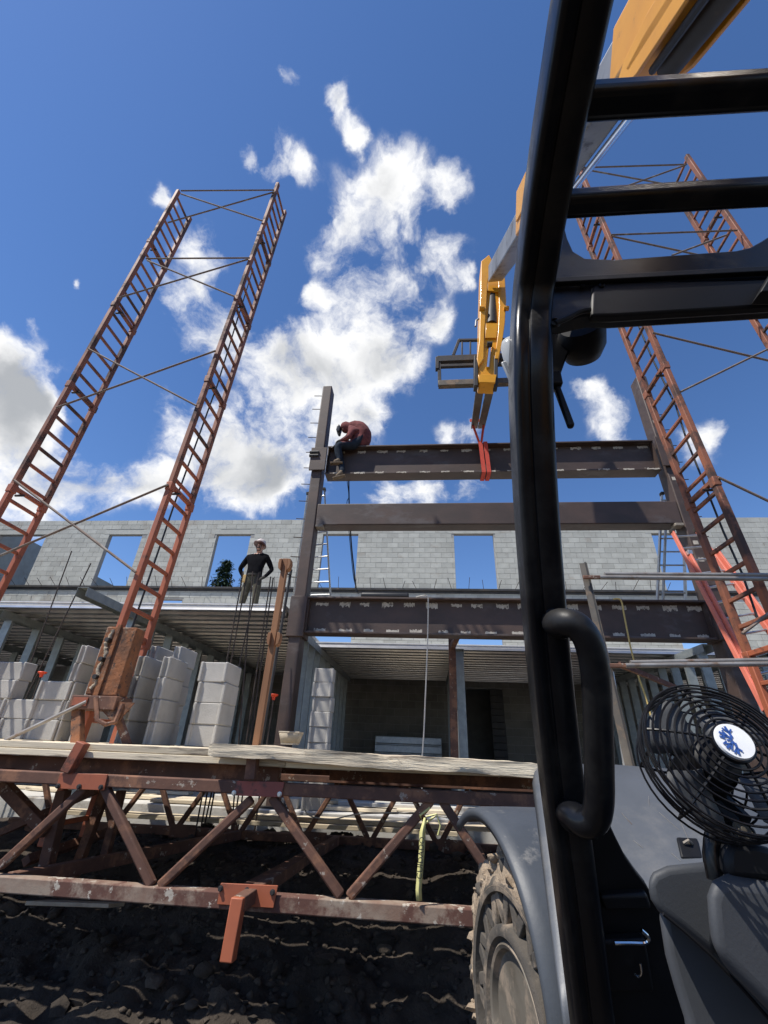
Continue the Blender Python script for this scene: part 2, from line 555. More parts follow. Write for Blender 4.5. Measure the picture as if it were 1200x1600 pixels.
def gz(x, y):
    t = min(max((y - 3.6) / 3.1, 0), 1)
    z = -1.64 + .66 * t * t * (3 - 2 * t)
    near = max(0, 1 - hypot(x + 1.5, y - 5) / 14)
    z += near * (.10 * vnoise(x * .9, y * 1.3, 3) + .045 * vnoise(x * 2.6, y * 3.4, 9, 3) + .02 * abs(vnoise(x * 9, y * 9, 1, 3)))
    z += near * .05 * max(0, vnoise(x * 1.7 + 5, y * 4.2, 20, 3))
    fg = max(0, 1 - abs(y - 4.35) / .75)
    z += fg * .16 * max(0, vnoise(x * 2.1 + 2, y * 2.6, 33, 4)) + fg * .05 * vnoise(x * 7, y * 7, 40, 3)
    return z


def grid_lines(lo, hi, a, b, fine):
    xs = list(np.arange(a, b, fine))
    s, x = fine, b
    while x < hi:
        xs.append(x)
        s *= 1.35
        x += s
    xs.append(hi)
    s, x = fine, a
    left = []
    while x > lo:
        s *= 1.35
        x -= s
        left.append(max(x, lo))
    return left[::-1] + xs


gx = grid_lines(-400, 400, -5.5, 2.2, .032)
gy = grid_lines(-300, 600, 3.6, 6.8, .03)
mb = MB()
mb.sheet([[(x, y, gz(x, y)) for x in gx] for y in gy])
g = mb.build('ground', 'dirt', smooth=180, origin=(0, 0, 0))
tag(g, kind='structure')

mb = MB()
mb.box2((-26, 6.78, SLAB_Z - 1.0), (26, 9.6, SLAB_Z))
sl = mb.build('floor_slab', 'concrete', bevel=.01)
tag(sl, kind='structure')
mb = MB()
mb.box2((-26, 9.6, SLAB_Z - 1.0), (26, 40, SLAB_Z - .02))  # unseen dark floor, added to cut light bouncing into the bay
tag(mb.build('floor_light_sink', 'light_sink'), kind='structure')

# clods of dirt too many to count
mb = MB()
ico = [(0, 0, 1), (.894, 0, .447), (.276, .851, .447), (-.724, .526, .447), (-.724, -.526, .447), (.276, -.851, .447), (.724, .526, -.447), (-.276, .851, -.447), (-.894, 0, -.447), (-.276, -.851, -.447), (.724, -.526, -.447), (0, 0, -1)]
icf = [(0, 1, 2), (0, 2, 3), (0, 3, 4), (0, 4, 5), (0, 5, 1), (1, 6, 2), (2, 7, 3), (3, 8, 4), (4, 9, 5), (5, 10, 1), (2, 6, 7), (3, 7, 8), (4, 8, 9), (5, 9, 10), (1, 10, 6), (6, 11, 7), (7, 11, 8), (8, 11, 9), (9, 11, 10), (10, 11, 6)]


def clod(mb, x, y, z, r):
    k = [random.uniform(.65, 1.25) for _ in ico]
    sx, sy, sz = random.uniform(.8, 1.4), random.uniform(.8, 1.3), random.uniform(.5, .9)
    mb.add([(x + a * r * q * sx, y + b * r * q * sy, z + c * r * q * sz) for (a, b, c), q in zip(ico, k)], icf)


for i in range(3600):
    x = random.uniform(-4.6, 1.3)
    y = random.uniform(3.9, 6.7)
    r = random.choice([.008, .012, .016, .022, .03]) * random.uniform(.7, 1.3)
    if i % 60 == 0:
        r = random.uniform(.05, .085)
    clod(mb, x, y, gz(x, y) + r * .2, r)
o = mb.build('dirt_clods', 'clod', smooth=60)
tag(o, 'loose dark clods of earth scattered over the shaded ground', 'dirt', kind='stuff')

# ------------------------------------------------------------------ the far block wall
WY, WTOP = 15.0, 7.9
UP = [(-17.3, -15.2), (-12.5, -11.1), (-8.02, -6.65), (-3.78, -2.42), (1.19, 2.64), (8.25, 9.7)]
LOW = [(-9.62, -8.74), (-3.78, -2.42), (1.19, 2.64), (8.25, 9.7)]
UZ, LZ = (5.12, 7.27), (2.6, 4.63)


def openings(z):
    r = []
    if UZ[0] < z < UZ[1]:
        r += UP
    if LZ[0] < z < LZ[1]:
        r += LOW
    return r


wall = thing('block_wall', (0, WY, SLAB_Z), 'tall grey concrete block wall with rectangular window openings against the sky', 'wall')
mb = MB()
X0, X1 = -17.9, 15.0
zs = [SLAB_Z, LZ[0], LZ[1], UZ[0], UZ[1], WTOP - .01]
for a, b in zip(zs[:-1], zs[1:]):
    x = X0
    for p, q in sorted(openings((a + b) / 2)) + [(X1, X1)]:
        if p > x:
            mb.box2((x, WY + .012, a), (p, WY + .19, b))
        x = q
core = mb.build('mortar_core', 'mortar', wall, smooth=0)

pieces = []
nc = int((WTOP - 2.9) / .2)
for c in range(nc):
    z1 = WTOP - c * .2
    z0 = z1 - .2
    zc = (z0 + z1) / 2
    x = X0 - (.2 if c % 2 else 0)
    ops = sorted(openings(zc))
    while x < X1:
        a, b = max(x, X0), min(x + .4, X1)
        x += .4
        segs = [(a, b)]
        for p, q in ops:
            n = []
            for s, e in segs:
                if e <= p or s >= q:
                    n.append((s, e))
                else:
                    if s < p:
                        n.append((s, p))
                    if e > q:
                        n.append((q, e))
            segs = n
        for s, e in segs:
            if e - s > .05 and not (z0 < UZ[1] + .19 and z1 > UZ[1] + .02 and any(s > p - .22 and e < q + .22 for p, q in UP)):
                pieces.append((s, e, z0, z1))
vis = sorted(pieces, key=lambda q: ((q[0] + q[1]) / 2 - .5) ** 2 + (7.2 - q[2]) ** 2 * 1.5 + (1000 if q[2] < 5.2 else 0))
cache = {}


def face_box(mb, w, z, y0, jit=0):
    mb.box2((-w / 2 + .005, y0 + jit, .005), (w / 2 - .005, y0 + .195, z - .005))


for s, e, z0, z1 in vis[:300]:
    w = round(e - s, 2)
    if w not in cache:
        mb = MB()
        face_box(mb, w, .2, 0)
        mb.v = [v + Vector((0, WY, SLAB_Z)) for v in mb.v]
        b = mb.build('block', 'cmu', wall, smooth=0)
        b.location = ((s + e) / 2, random.uniform(-.003, .003), z0 - SLAB_Z)
        cache[w] = b
    else:
        b = bpy.data.objects.new('block', cache[w].data)
        col.objects.link(b)
        b.parent = wall
        b.location = ((s + e) / 2, random.uniform(-.003, .003), z0 - SLAB_Z)
mb = MB()
for s, e, z0, z1 in vis[300:]:
    j = random.uniform(-.003, .003)
    mb.box2((s + .005, WY + j, z0 + .005), (e - .005, WY + .195, z1 - .005))
o = mb.build('block_courses', 'cmu', wall, smooth=0)
tag(o, kind='stuff')
for p_, q_ in UP:
    MB().box2((p_ - .22, WY - .004, UZ[1] + .006), (q_ + .22, WY + .2, UZ[1] + .2)).build('lintel', 'cmu', wall, bevel=.004)
for p_, q_ in UP:
    MB().box2((p_ - .05, WY - .012, UZ[0] - .03), (q_ + .05, WY + .2, UZ[0] + .004)).build('sill', 'concrete', wall, bevel=.004)
mb = MB()
mb.box2((X0, WY - .09, 5.03), (X1, WY - .012, 5.1))
mb.box2((X0, WY - .02, 4.94), (X1, WY - .006, 5.03))
mb.build('ledger_angle', 'dark_steel', wall, smooth=0)
x = X0 + .2
while x < 13:
    mb = MB()
    a = random.uniform(-.5, .5)
    mb.tube((x, WY - .05, 5.08), (x + .33 * sin(a), WY - .3 - random.uniform(0, .15), 5.08 + random.uniform(.2, .33)), .009, 5)
    mb.build('rebar_dowel', 'rebar', wall)
    x += random.uniform(.5, .62)

mb = MB()
mb.box2((-17.9, 7.0, SLAB_Z), (-17.7, 14.99, 7.85))
mb.box2((-17.9, 15.21, SLAB_Z), (-17.7, 38, 7.85))
o = mb.build('side_wall', 'cmu', smooth=0)
tag(o, 'side wall of grey block seen running away through the leftmost window openings', 'wall')

# ------------------------------------------------------------------ wall of the rooms under the deck
DZ = 1.95
IY = 13.4
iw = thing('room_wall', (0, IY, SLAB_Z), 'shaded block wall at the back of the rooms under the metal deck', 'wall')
DOOR = (1.06, 2.2, 1.65)
mb = MB()
mb.box2((-17.6, IY + .01, SLAB_Z), (DOOR[0], IY + .2, DZ))
mb.box2((DOOR[1], IY + .01, SLAB_Z), (14, IY + .2, DZ))
mb.box2((DOOR[0], IY + .01, DOOR[2]), (DOOR[1], IY + .2, DZ))
mb.build('mortar_core', 'mortar', iw, smooth=0)
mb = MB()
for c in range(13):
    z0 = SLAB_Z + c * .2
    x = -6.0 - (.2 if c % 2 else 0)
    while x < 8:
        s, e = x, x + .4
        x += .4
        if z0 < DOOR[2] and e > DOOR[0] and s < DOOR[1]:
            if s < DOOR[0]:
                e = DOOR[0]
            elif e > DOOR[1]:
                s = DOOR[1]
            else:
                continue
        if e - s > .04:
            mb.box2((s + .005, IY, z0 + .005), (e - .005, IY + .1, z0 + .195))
o = mb.build('block_courses', 'cmu_shaded', iw, smooth=0)  # interior shade is painted into these blocks' colour
tag(o, kind='stuff')
# corrugated door leaf standing open in the doorway
dl = thing('door_leaf', (2.12, IY - .35, SLAB_Z), 'dark ribbed metal door leaf beside the black doorway', 'door')
mb = MB()
for k in range(14):
    z = SLAB_Z + .05 + k * .165
    mb = MB()
    mb.box((2.02, IY - .07, z + .08), (.36, .03, .163))
    mb.build('slat', 'dark_steel', dl, bevel=.01)

# ------------------------------------------------------------------ metal decks
def deck(name, x0, x1, y0, y1, z, label):
    t = thing(name, ((x0 + x1) / 2, y0, z), label, 'metal deck')
    pitch = .3
    panel = .9
    y = y0
    while y < y1 - .01:
        ye = min(y + panel, y1)
        prof = []
        q = y
        while q < ye - .01:
            prof += [(q, z), (q + .13, z), (q + .15, z + .076), (q + .28, z + .076)]
            q += pitch
        prof.append((min(q, ye) + .004, z + .001))
        mb = MB()
        mb.sheet([[(x, a, b) for a, b in prof] for x in (x0, x1)])
        mb.build('deck_panel', 'deck_steel', t, smooth=0)
        y = ye
    mb = MB()
    mb.box2((x0, y0 - .014, z + .05), (x1, y0 - .006, z + .09))
    mb.box2((x0, y0 - .03, z + .08), (x1, y0 - .015, z + .1))
    mb.build('edge_angle', 'zinc_edge', t, smooth=0)
    mb = MB()
    mb.box2((x0, y0 + .2, z + .08), (x1, y1, z + .15))
    mb.build('concrete_topping', 'concrete', t, smooth=0)
    return t


deck('metal_deck', -17.5, -2.28, 6.87, 14.9, DZ, 'left corrugated metal deck, ribs seen from below, standing worker on top')
deck('metal_deck', -2.275, 12.0, 9.05, 14.9, DZ - .12, 'corrugated metal deck over the central bay behind the brown beams')


# ------------------------------------------------------------------ stud walls
def stud_wall(X, y0, y1, ys, label, ztop=1.93):
    t = thing('stud_wall', (X, y0, SLAB_Z), label, 'stud wall', 'steel stud walls under the decks')
    mb = MB()
    mb.box2((X - .08, y0, ztop - .004), (X + .08, y1, ztop))
    mb.box2((X - .08, y0, ztop - .13), (X - .077, y1, ztop - .004))
    mb.box2((X + .077, y0, ztop - .13), (X + .08, y1, ztop - .004))
    mb.build('top_track', 'stud_steel', t, smooth=0)
    mb = MB()
    mb.box2((X - .08, max(y0, 6.8), SLAB_Z + .003), (X + .08, y1, SLAB_Z + .007))
    mb.box2((X + .077, max(y0, 6.8), SLAB_Z + .007), (X + .08, y1, SLAB_Z + .06))
    mb.build('bottom_track', 'stud_steel', t, smooth=0)
    src = None
    for y in ys:
        if src is None:
            mb = MB()
            mb.box2((X - .074, y, SLAB_Z + .012), (X + .074, y + .0025, ztop - .008))
            for s in (-1, 1):
                mb.box((X + s * .0735, y + .026, (SLAB_Z + ztop) / 2), (.003, .05, ztop - SLAB_Z - .02))
                mb.box((X + s * .066, y + .051, (SLAB_Z + ztop) / 2), (.016, .0025, ztop - SLAB_Z - .02))
            src = mb.build('stud', 'stud_steel', t, smooth=0)
            ysrc = y
        else:
            inst(src, 'stud', t, (0, y - ysrc, 0))
    return t


def rng(a, b, s):
    return list(np.arange(a, b, s))


stud_wall(-9.9, 6.95, 13.2, rng(7.1, 13, .64), 'leftmost steel stud wall in the dark under the left deck')
stud_wall(-7.3, 6.95, 13.2, rng(7.2, 13, .64), 'steel stud wall under the left deck beside the orange capped bars')
stud_wall(-4.87, 5.72, 13.2, rng(6.95, 13, .64), 'steel stud wall whose top track juts out past the left deck edge')
stud_wall(-2.14, 7.45, 13.2, rng(7.5, 13.1, .52), 'closely spaced steel stud wall along the left side of the central bay', 1.82)
stud_wall(4.85, 8.1, 13.2, rng(8.3, 13, .5), 'steel stud wall at the right end of the central bay behind the fan', 1.82)
stud_wall(5.9, 7.6, 13.2, rng(7.8, 13, .6), 'far right steel stud wall behind the leaning orange ladder', 1.82)
stud_wall(.72, 8.9, 13.2, rng(9.0, 13.1, .41), 'steel stud partition beside the reddish post in the bay', 1.82)

o = MB().bar(P(711, 1220, Y=8.6), P(706, 993, Y=8.6), .13, .13, up=(0, 1, 0)).build('steel_post', 'scaffold_rust', bevel=.008)
tag(o, 'reddish brown steel post standing in the middle of the central bay', 'post')
o = MB().bar(P(707, 1010, Y=8.55), P(722, 978, Y=7.3), .09, .09).build('steel_brace', 'scaffold_rust', bevel=.006)
tag(o, 'short reddish steel knee brace between the bay post and lower beam', 'brace')

# ------------------------------------------------------------------ steel frame
BY = 7.1
CX0, CX1 = -2.03, 4.5


def column(cx, label, bz):
    t = thing('steel_column', (cx, BY, SLAB_Z), label, 'column', 'brown steel columns')
    MB().box2((cx - .1, BY - .145, SLAB_Z), (cx + .1, BY + .145, 6.96)).build('shaft', 'brown_steel', t, bevel=.02, seg=3)
    MB().box2((cx - .2, BY - .22, SLAB_Z), (cx + .2, BY + .22, SLAB_Z + .025)).build('base_plate', 'dark_steel', t)
    for z0, z1 in bz:
        MB().box2((cx - .14, BY - .18, z0), (cx + .14, BY + .18, z1)).build('connection_sleeve', 'brown_steel', t, bevel=.008)
    for k in range(12):
        z = 2.6 + k * .38
        if any(a - .1 < z < b + .1 for a, b in bz):
            continue
        MB().tube((cx - (.1 if cx < 0 else -.1), BY - .02, z), (cx - (.30 if cx < 0 else -.30), BY - .02, z + .01), .008, 6).build('weld_stud', 'rebar', t)
    return t


cL = column(CX0, 'left brown steel column beside the seated worker, with small studs', [(1.56, 2.22)])
cR = column(CX1, 'right brown steel column standing behind the orange scaffold ladder', [(1.62, 2.2)])
for z in (2.9, 3.2, 4.45, 5.75, 6.15, 6.6):
    b = MB().box((CX1 - .02, BY - .148, z), (.08, .003, .07)).build('paint_mark', 'scrape', cR)
# clamp bolts where the upper beam meets the left column
for z in (5.05, 5.13):
    MB().tube((CX0 - .16, BY - .2, z), (CX0 + .02, BY - .2, z), .035, 10).build('clamp_bolt', 'dark_steel', cL)
MB().box2((CX0 - .14, BY - .2, 4.72), (CX0 + .17, BY - .165, 5.25)).build('gusset_plate', 'brown_steel', cL, bevel=.004)
MB().prism([(CX1 - .16, BY - .2, 4.7), (CX1 + .12, BY - .2, 4.7), (CX1 + .12, BY - .2, 5.3), (CX1 - .16, BY - .2, 5.36)], (0, .03, 0)).build('gusset_plate', 'brown_steel', cR, bevel=.004)


def wbeam(x0, x1, z0, z1, label, marks, low=True):
    t = thing('steel_beam', ((x0 + x1) / 2, BY, z0), label, 'beam', 'brown steel beams')
    fw = .135
    MB().box2((x0, BY - fw, z1 - .03), (x1, BY + fw, z1)).build('top_flange', 'brown_steel', t, bevel=.003)
    MB().box2((x0, BY - fw, z0), (x1, BY + fw, z0 + .03)).build('bottom_flange', 'brown_steel', t, bevel=.003)
    MB().box2((x0, BY - .009, z0 + .0305), (x1, BY + .009, z1 - .0305)).build('web', 'brown_steel', t, smooth=0)
    for xs, xe in ((x0, x0 + .02), (x1 - .02, x1)):
        MB().box2((xs, BY - .12, z0 + .031), (xe, BY - .0095, z1 - .031)).build('stiffener', 'brown_steel', t, smooth=0)
    for (n, zz, h, yy, m) in marks:
        for k in range(n):
            xc = x0 + (k + .6) * (x1 - x0) / n + random.uniform(-.03, .03)
            w = random.uniform(.15, .22)
            hh = h * random.uniform(.7, 1.2)
            ring = []
            q = 11
            for i in range(q):
                ring.append((xc - w / 2 + w * i / (q - 1), BY + yy, zz + hh / 2 + random.uniform(-.2, .25) * hh))
            for i in range(q - 1, -1, -1):
                ring.append((xc - w / 2 + w * i / (q - 1), BY + yy, zz - hh / 2 + random.uniform(-.45, .3) * hh))
            MB().prism(ring, (0, -.0035, 0)).build('scrape_mark', m, t, smooth=0)
    return t


wbeam(CX0 + .142, CX1 - .142, 1.63, 2.23, 'lowest brown steel beam with white scrape marks along its web', [(17, 2.135, .06, -.0092, 'scrape'), (16, 1.70, .055, -.0092, 'scrape')])
wbeam(CX0 + .17, CX1 - .17, 4.66, 5.33, 'topmost brown steel beam, the one the worker sits on', [(15, 5.255, .045, -.0092, 'scrape'), (15, 4.74, .06, -.0092, 'scrape'), (15, 4.675, .026, -.1352, 'scrape')])
t = thing('steel_beam', ((CX0 + CX1) / 2, BY, 3.56), 'middle brown steel box beam with plain smooth face', 'beam', 'brown steel beams')
MB().box2((CX0 + .103, BY - .135, 3.56), (CX1 - .103, BY + .14, 4.0)).build('box_section', 'brown_steel', t, bevel=.018, seg=3)
for xs in (CX0 + .19, CX1 - .19):
    MB().box((xs, BY - .1, 3.53), (.14, .14, .055)).build('seat_bracket', 'weld', t, bevel=.01)
# black tarp strip lying on the lowest beam
o = MB().box((-.62, BY - .05, 2.275), (.8, .12, .085)).build('folded_tarp', 'hose', bevel=.03, seg=3)
tag(o, 'folded black tarp lying on top of the lowest brown beam', 'tarp')

# ------------------------------------------------------------------ scaffold towers
def lerp(a, b, t):
    return a + (b - a) * t


def tower(base, label, lads, yn, yf, zb, zt, braces, orange_to, cable, extra=None):
    t = thing('scaffold_tower', base, label, 'scaffold tower', 'masonry scaffold towers')
    for xb, xt in lads:
        def X(z):
            return lerp(xb, xt, (z - zb) / (zt - zb))
        n = 6
        for y in (yn, yf):
            for k in range(n):
                z0, z1 = lerp(zb, zt, k / n), lerp(zb, zt, (k + 1) / n)
                m = 'tower_orange' if (z0 + z1) / 2 < orange_to else 'tower_paint'
                MB().bar((X(z0), y, z0 + .002), (X(z1), y, z1 - .002), .06, .075, up=(0, 1, 0)).build('rail', m, t, bevel=.008)
        z = zb + .15
        i = 0
        while z < zt - .05:
            m = 'tower_orange' if z < orange_to else 'tower_paint'
            MB().bar((X(z), yn + .039, z), (X(z), yf - .039, z), .035, .04).build('rung', m, t, bevel=.006)
            z += .272
            i += 1
        for k in range(1, n):
            z = lerp(zb, zt, k / n)
            m = 'tower_orange' if z < orange_to else 'tower_paint'
            MB().bar((X(z), yn + .04, z + .03), (X(z), yf - .04, z + .03), .05, .05).build('splice_rung', m, t, bevel=.006)
            for y in (yn, yf):
                MB().box((X(z), y, z), (.075, .09, .11)).build('splice_collar', m, t, bevel=.006)
            MB().tube((X(z) - .06, yn + .13, z - .02), (X(z) + .06, yn + .13, z - .02), .016, 8).build('splice_pin', 'dark_steel', t)
    for a, b in braces:
        A, B = P(*a, Y=yn - .06), P(*b, Y=yn - .06)
        MB().tube(A, B, .014, 8).build('cross_brace', 'brace_rust', t)
    MB().path([P(*q, Y=yn + .25) for q in cable], .011, 6).build('hoist_cable', 'hose', t)
    return t


YN, YF = 4.35, 4.86
tl = tower((-3.85, 4.6, -.9), 'tall red scaffold tower of two ladders with cross braces on the left', [(-5.30, -4.88), (-3.19, -2.81)], YN, YF, -.8, 9.85,
           [((283, 298), (428, 297)), ((283, 303), (410, 345)), ((262, 348), (428, 300)),
            ((228, 404), (390, 403)), ((230, 407), (366, 463)), ((183, 466), (388, 405)),
            ((138, 545), (307, 634)), ((88, 637), (337, 548)),
            ((22, 750), (212, 894)), ((-40, 885), (263, 757))], 3.2,
           [(395, 420), (340, 600), (275, 780), (205, 985), (165, 1090)])
tr_ = tower((4.3, 4.6, -.9), 'brown scaffold tower of two ladders on the right behind the cab bars', [(3.33, 2.93), (5.25, 4.86)], YN - .02, YF - .02, -.8, 9.75,
            [((908, 262), (1073, 257)), ((910, 264), (1052, 290)), ((962, 297), (1071, 258)),
             ((954, 367), (1152, 360)), ((956, 369), (1090, 398)), ((1050, 399), (1136, 367)),
             ((1020, 520), (1262, 578)), ((1064, 612), (1262, 515)),
             ((1123, 746), (1300, 830)), ((1160, 990), (1330, 860))], 1.2,
            [(990, 490), (1019, 560), (1056, 634), (1073, 688), (1103, 762), (1130, 830), (1160, 897), (1185, 970)])
# rusty lifting carriage clamped to the left tower
MB().box2((-3.13, 4.16, .37), (-2.99, 4.3, 1.0)).build('carriage_channel', 'rust_crust', tl, bevel=.012)
MB().box2((-2.985, 4.14, .36), (-2.80, 4.3, .99)).build('carriage_channel', 'rust_crust', tl, bevel=.012)
MB().prism([(-3.02, 4.12, .36), (-2.97, 4.12, .36), (-2.96, 4.12, 1.01), (-2.99, 4.12, 1.01)], (0, .03, 0)).build('carriage_rib', 'rust_crust', tl)
cr = []
for k in range(44):
    z = lerp(.42, .96, k / 43)
    cr.append((Vector((-3.06 + .03 * vnoise(z * 9, 1, 2) + .012 * vnoise(z * 40, 4, 2), 4.158, z)), .016 + .012 * vnoise(z * 22, 7, 5) + random.uniform(0, .006)))
MB().path([c for c, _ in cr], [max(.004, q) for _, q in cr], 9).build('mortar_crust', 'mud_crust', tl, smooth=60)
for z in (.52, .68, .86):
    MB().tube((-3.05, 4.1, z), (-3.05, 4.18, z), .022, 8).build('bolt', 'dark_steel', tl)
MB().box2((-3.2, 4.1, .24), (-2.76, 4.34, .358)).build('carriage_shelf', 'scaffold_rust', tl, bevel=.008)
MB().box2((-3.17, 4.09, .27), (-3.03, 4.098, .34)).build('shelf_plate', 'scaffold_orange', tl)
MB().bar((-3.14, 4.16, .24), P(120, 1195, Y=4.05), .085, .07, up=(0, 1, 0)).build('carriage_leg', 'rust_crust', tl, bevel=.008)
MB().bar((-2.8, 4.2, .24), P(200, 1165, Y=4.25), .06, .05, up=(0, 1, 0)).build('carriage_leg', 'scaffold_rust', tl, bevel=.008)
MB().path([P(150, 1090, Y=4.1), P(152, 1125, Y=4.08), P(165, 1132, Y=4.08), P(180, 1128, Y=4.1), P(192, 1100, Y=4.12)], .02, 8).build('hook', 'scaffold_rust', tl)
MB().prism([P(143, 1093, Y=4.12), P(210, 1098, Y=4.12), P(180, 1133, Y=4.12)], (0, .012, 0)).build('gusset', 'rust_crust', tl)
for (a, b, ya, yb, w) in (((70, 1365), (100, 1235), 4.35, 4.35, .09), ((115, 1370), (165, 1235), 4.86, 4.86, .08), ((165, 1335), (190, 1235), 4.86, 4.86, .07),
                          ((0, 1222), (75, 1300), 4.3, 4.3, .09), ((-20, 1310), (150, 1235), 4.5, 4.5, .06), ((40, 1345), (200, 1290), 4.4, 5.6, .07)):
    MB().bar(P(*a, Y=ya), P(*b, Y=yb), w, w, up=(0, 1, 0)).build('base_leg', 'scaffold_rust', tl, bevel=.006)
# carriage on the right tower
MB().box2((3.2, 4.12, .55), (3.5, 4.28, 1.15)).build('carriage_channel', 'rust_crust', tr_, bevel=.012)
MB().box2((3.1, 4.08, .44), (3.6, 4.3, .53)).build('carriage_shelf', 'scaffold_orange', tr_, bevel=.008)
for dx in (0, .085, .17):
    MB().box((3.02 + dx, 4.08, .36), (.02, .03, .19)).build('carriage_bracket', 'pink_paint', tr_, bevel=.004)
for dz in (.27, .45):
    MB().box((3.1, 4.07, dz), (.22, .03, .02)).build('carriage_bracket', 'pink_paint', tr_, bevel=.004)

# ------------------------------------------------------------------ base trusses
def truss(label, Y, zt, zb, x0, x1, diags, m):
    t = thing('scaffold_truss', ((x0 + x1) / 2, Y, zb), label, 'scaffold truss')
    MB().box2((x0, Y - .038, zt - .078), (x1, Y + .038, zt)).build('top_chord', m[0], t, bevel=.008)
    MB().box2((x0, Y - .042, zb - .088), (x1, Y + .042, zb)).build('bottom_chord', m[1], t, bevel=.008)
    for a, b in diags:
        MB().bar(a, b, .058, .058, up=(0, 1, 0)).build('diagonal', m[2], t, bevel=.012)
    return t


TY = 3.6
dg = [((0, 1354), (135, 1230)), ((163, 1228), (238, 1384)), ((250, 1384), (394, 1248)), ((425, 1245), (533, 1400)), ((545, 1401), (674, 1250)), ((690, 1250), (790, 1405)), ((800, 1405), (905, 1262)), ((-25, 1352), (-130, 1225))]
tn = truss('nearest rusty scaffold truss with zigzag diagonals in front of the planks', TY, -.217, -.825, -5.2, 1.35,
           [(P(*a, Y=TY), P(*b, Y=TY)) for a, b in dg], ('scaffold_rust', 'scaffold_muddy', 'scaffold_rust'))


def gusset(px, Y, parent, m, bolts):
    pts = [P(*q, Y=Y) for q in px]
    pl = MB().prism(pts, (0, .012, 0)).build('gusset_plate', m, parent, bevel=.002)
    for b in bolts:
        c = P(*b, Y=Y - .001)
        MB().lathe(c, (0, -1, 0), [(0, .017), (.008, .017), (.009, .011), (.018, .011)], 8).build('bolt', 'aluminium' if m == 'plate_red' else 'dark_steel', pl)
    return pl


gusset([(94, 1208), (168, 1210), (162, 1235), (87, 1232)], TY - .052, tn, 'tower_orange', [(91, 1228), (124, 1229), (158, 1230)])
gusset([(370, 1220), (444, 1222), (440, 1246), (364, 1243)], TY - .052, tn, 'plate_red', [(366, 1239), (437, 1241)])
gusset([(345, 1380), (434, 1384), (427, 1419), (339, 1413)], TY - .058, tn, 'tower_orange', [(345, 1388), (386, 1391), (426, 1394)])
MB().bar(P(105, 1207, Y=3.56), P(131, 1160, Y=3.56), .075, .075, up=(0, 1, 0)).build('post_socket', 'scaffold_orange', tn, bevel=.006)
MB().bar(P(392, 1218, Y=3.56), P(397, 1172, Y=3.56), .075, .075, up=(0, 1, 0)).build('post_socket', 'scaffold_rust', tn, bevel=.006)
# outrigger arm and foot
A, B, C = P(470, 1347, Y=4.6), P(372, 1413, Y=3.36), P(356, 1502, Y=3.34)
MB().bar(A, B, .075, .075).build('outrigger_arm', 'scaffold_rust', tn, bevel=.006)
MB().bar(B + Vector((0, 0, .035)), C, .075, .075, up=(0, 1, 0)).build('outrigger_foot', 'tower_orange', tn, bevel=.006)
for xx in (-4.9, 1.15):
    MB().box2((xx - .05, TY - .05, -1.72), (xx + .05, TY + .05, -.914)).build('support_leg', 'scaffold_rust', tn, bevel=.006)

FY = 6.35
fd = []
x = -5.0
while x < 1.6:
    fd += [((x, FY, -.36), (x + .34, FY, -.9)), ((x + .40, FY, -.9), (x + .74, FY, -.36))]
    x += .8
tf = truss('far dark red scaffold truss standing in front of the floor slab', FY, -.285, -.89, -5.2, 1.9, fd, ('scaffold_rust', 'scaffold_rust', 'scaffold_rust'))
for xx in (-2.9, -1.3, .3):
    MB().box2((xx - .16, FY - .06, -.99), (xx + .16, FY - .046, -.86)).build('gusset_plate', 'scaffold_rust', tf)
for xx in (-4.9, 1.7):
    MB().box2((xx - .05, FY - .04, -1.72), (xx + .05, FY + .04, -.979)).build('support_leg', 'scaffold_rust', tf, bevel=.006)
# ties between the two trusses
for i, (a, b, lab) in enumerate((((-1.22, 3.66, -.87), (-1.02, 6.29, -.93), 'rusty square tie tube running back from the front truss plate with the outrigger'),
                                 ((-2.85, 3.66, -.87), (-2.2, 6.29, -.93), 'rusty square tie tube slanting back under the left block stacks'),
                                 ((-3.3, 3.66, -.26), (-3.1, 6.29, -.32), 'rusty square tie tube under the planks at the left tower'),
                                 ((.5, 3.66, -.87), (.6, 6.29, -.93), 'rusty square tie tube running back beside the muddy tyre'))):
    o = MB().bar(a, b, .075, .09).build('tie_tube', 'scaffold_rust', bevel=.006)
    tag(o, lab, 'scaffold tube')
for k, (yy, zz, xa, xb) in enumerate(((3.86, -.175, -5.0, -1.1), (5.9, -.19, -5.0, 1.5), (4.9, -.18, -.9, 1.5))):
    o = MB().box2((xa, yy - .04, zz - .075), (xb, yy + .04, zz + .045)).build('plank_bearer', 'scaffold_rust', bevel=.006)
    tag(o, ['dark red bearer carrying the front edge of the left planks', 'dark red bearer carrying the rear edge of the planks', 'dark red bearer under the planks behind the long timber'][k], 'scaffold bearer')

# ------------------------------------------------------------------ planks
random.seed(11)
PT = -.025


def plank_obj(x0, x1, y0, y1, zt, th, lab, grp, m='plank', tilt=0):
    n = 14
    mb = MB()
    secs = []
    for i in range(n + 1):
        x = lerp(x0, x1, i / n)
        dz = .004 * vnoise(x * .8, y0 * 3, 4) + tilt * (x - x0)
        dy = .004 * vnoise(x * .8, y0 * 3, 14)
        secs.append([(x, y0 + dy, zt - th + dz), (x, y1 + dy, zt - th + dz), (x, y1 + dy, zt + dz), (x, y0 + dy, zt + dz)])
    vs = [p for s in secs for p in s]
    fs = [(0, 1, 2, 3), tuple(4 * n + k for k in (3, 2, 1, 0))]
    for i in range(n):
        for k in range(4):
            fs.append((4 * i + k, 4 * (i + 1) + k, 4 * (i + 1) + (k + 1) % 4, 4 * i + (k + 1) % 4))
    mb.add(vs, fs)
    o = mb.build('scaffold_plank', m, bevel=.004, smooth=30)
    tag(o, lab, 'plank', grp)
    return o


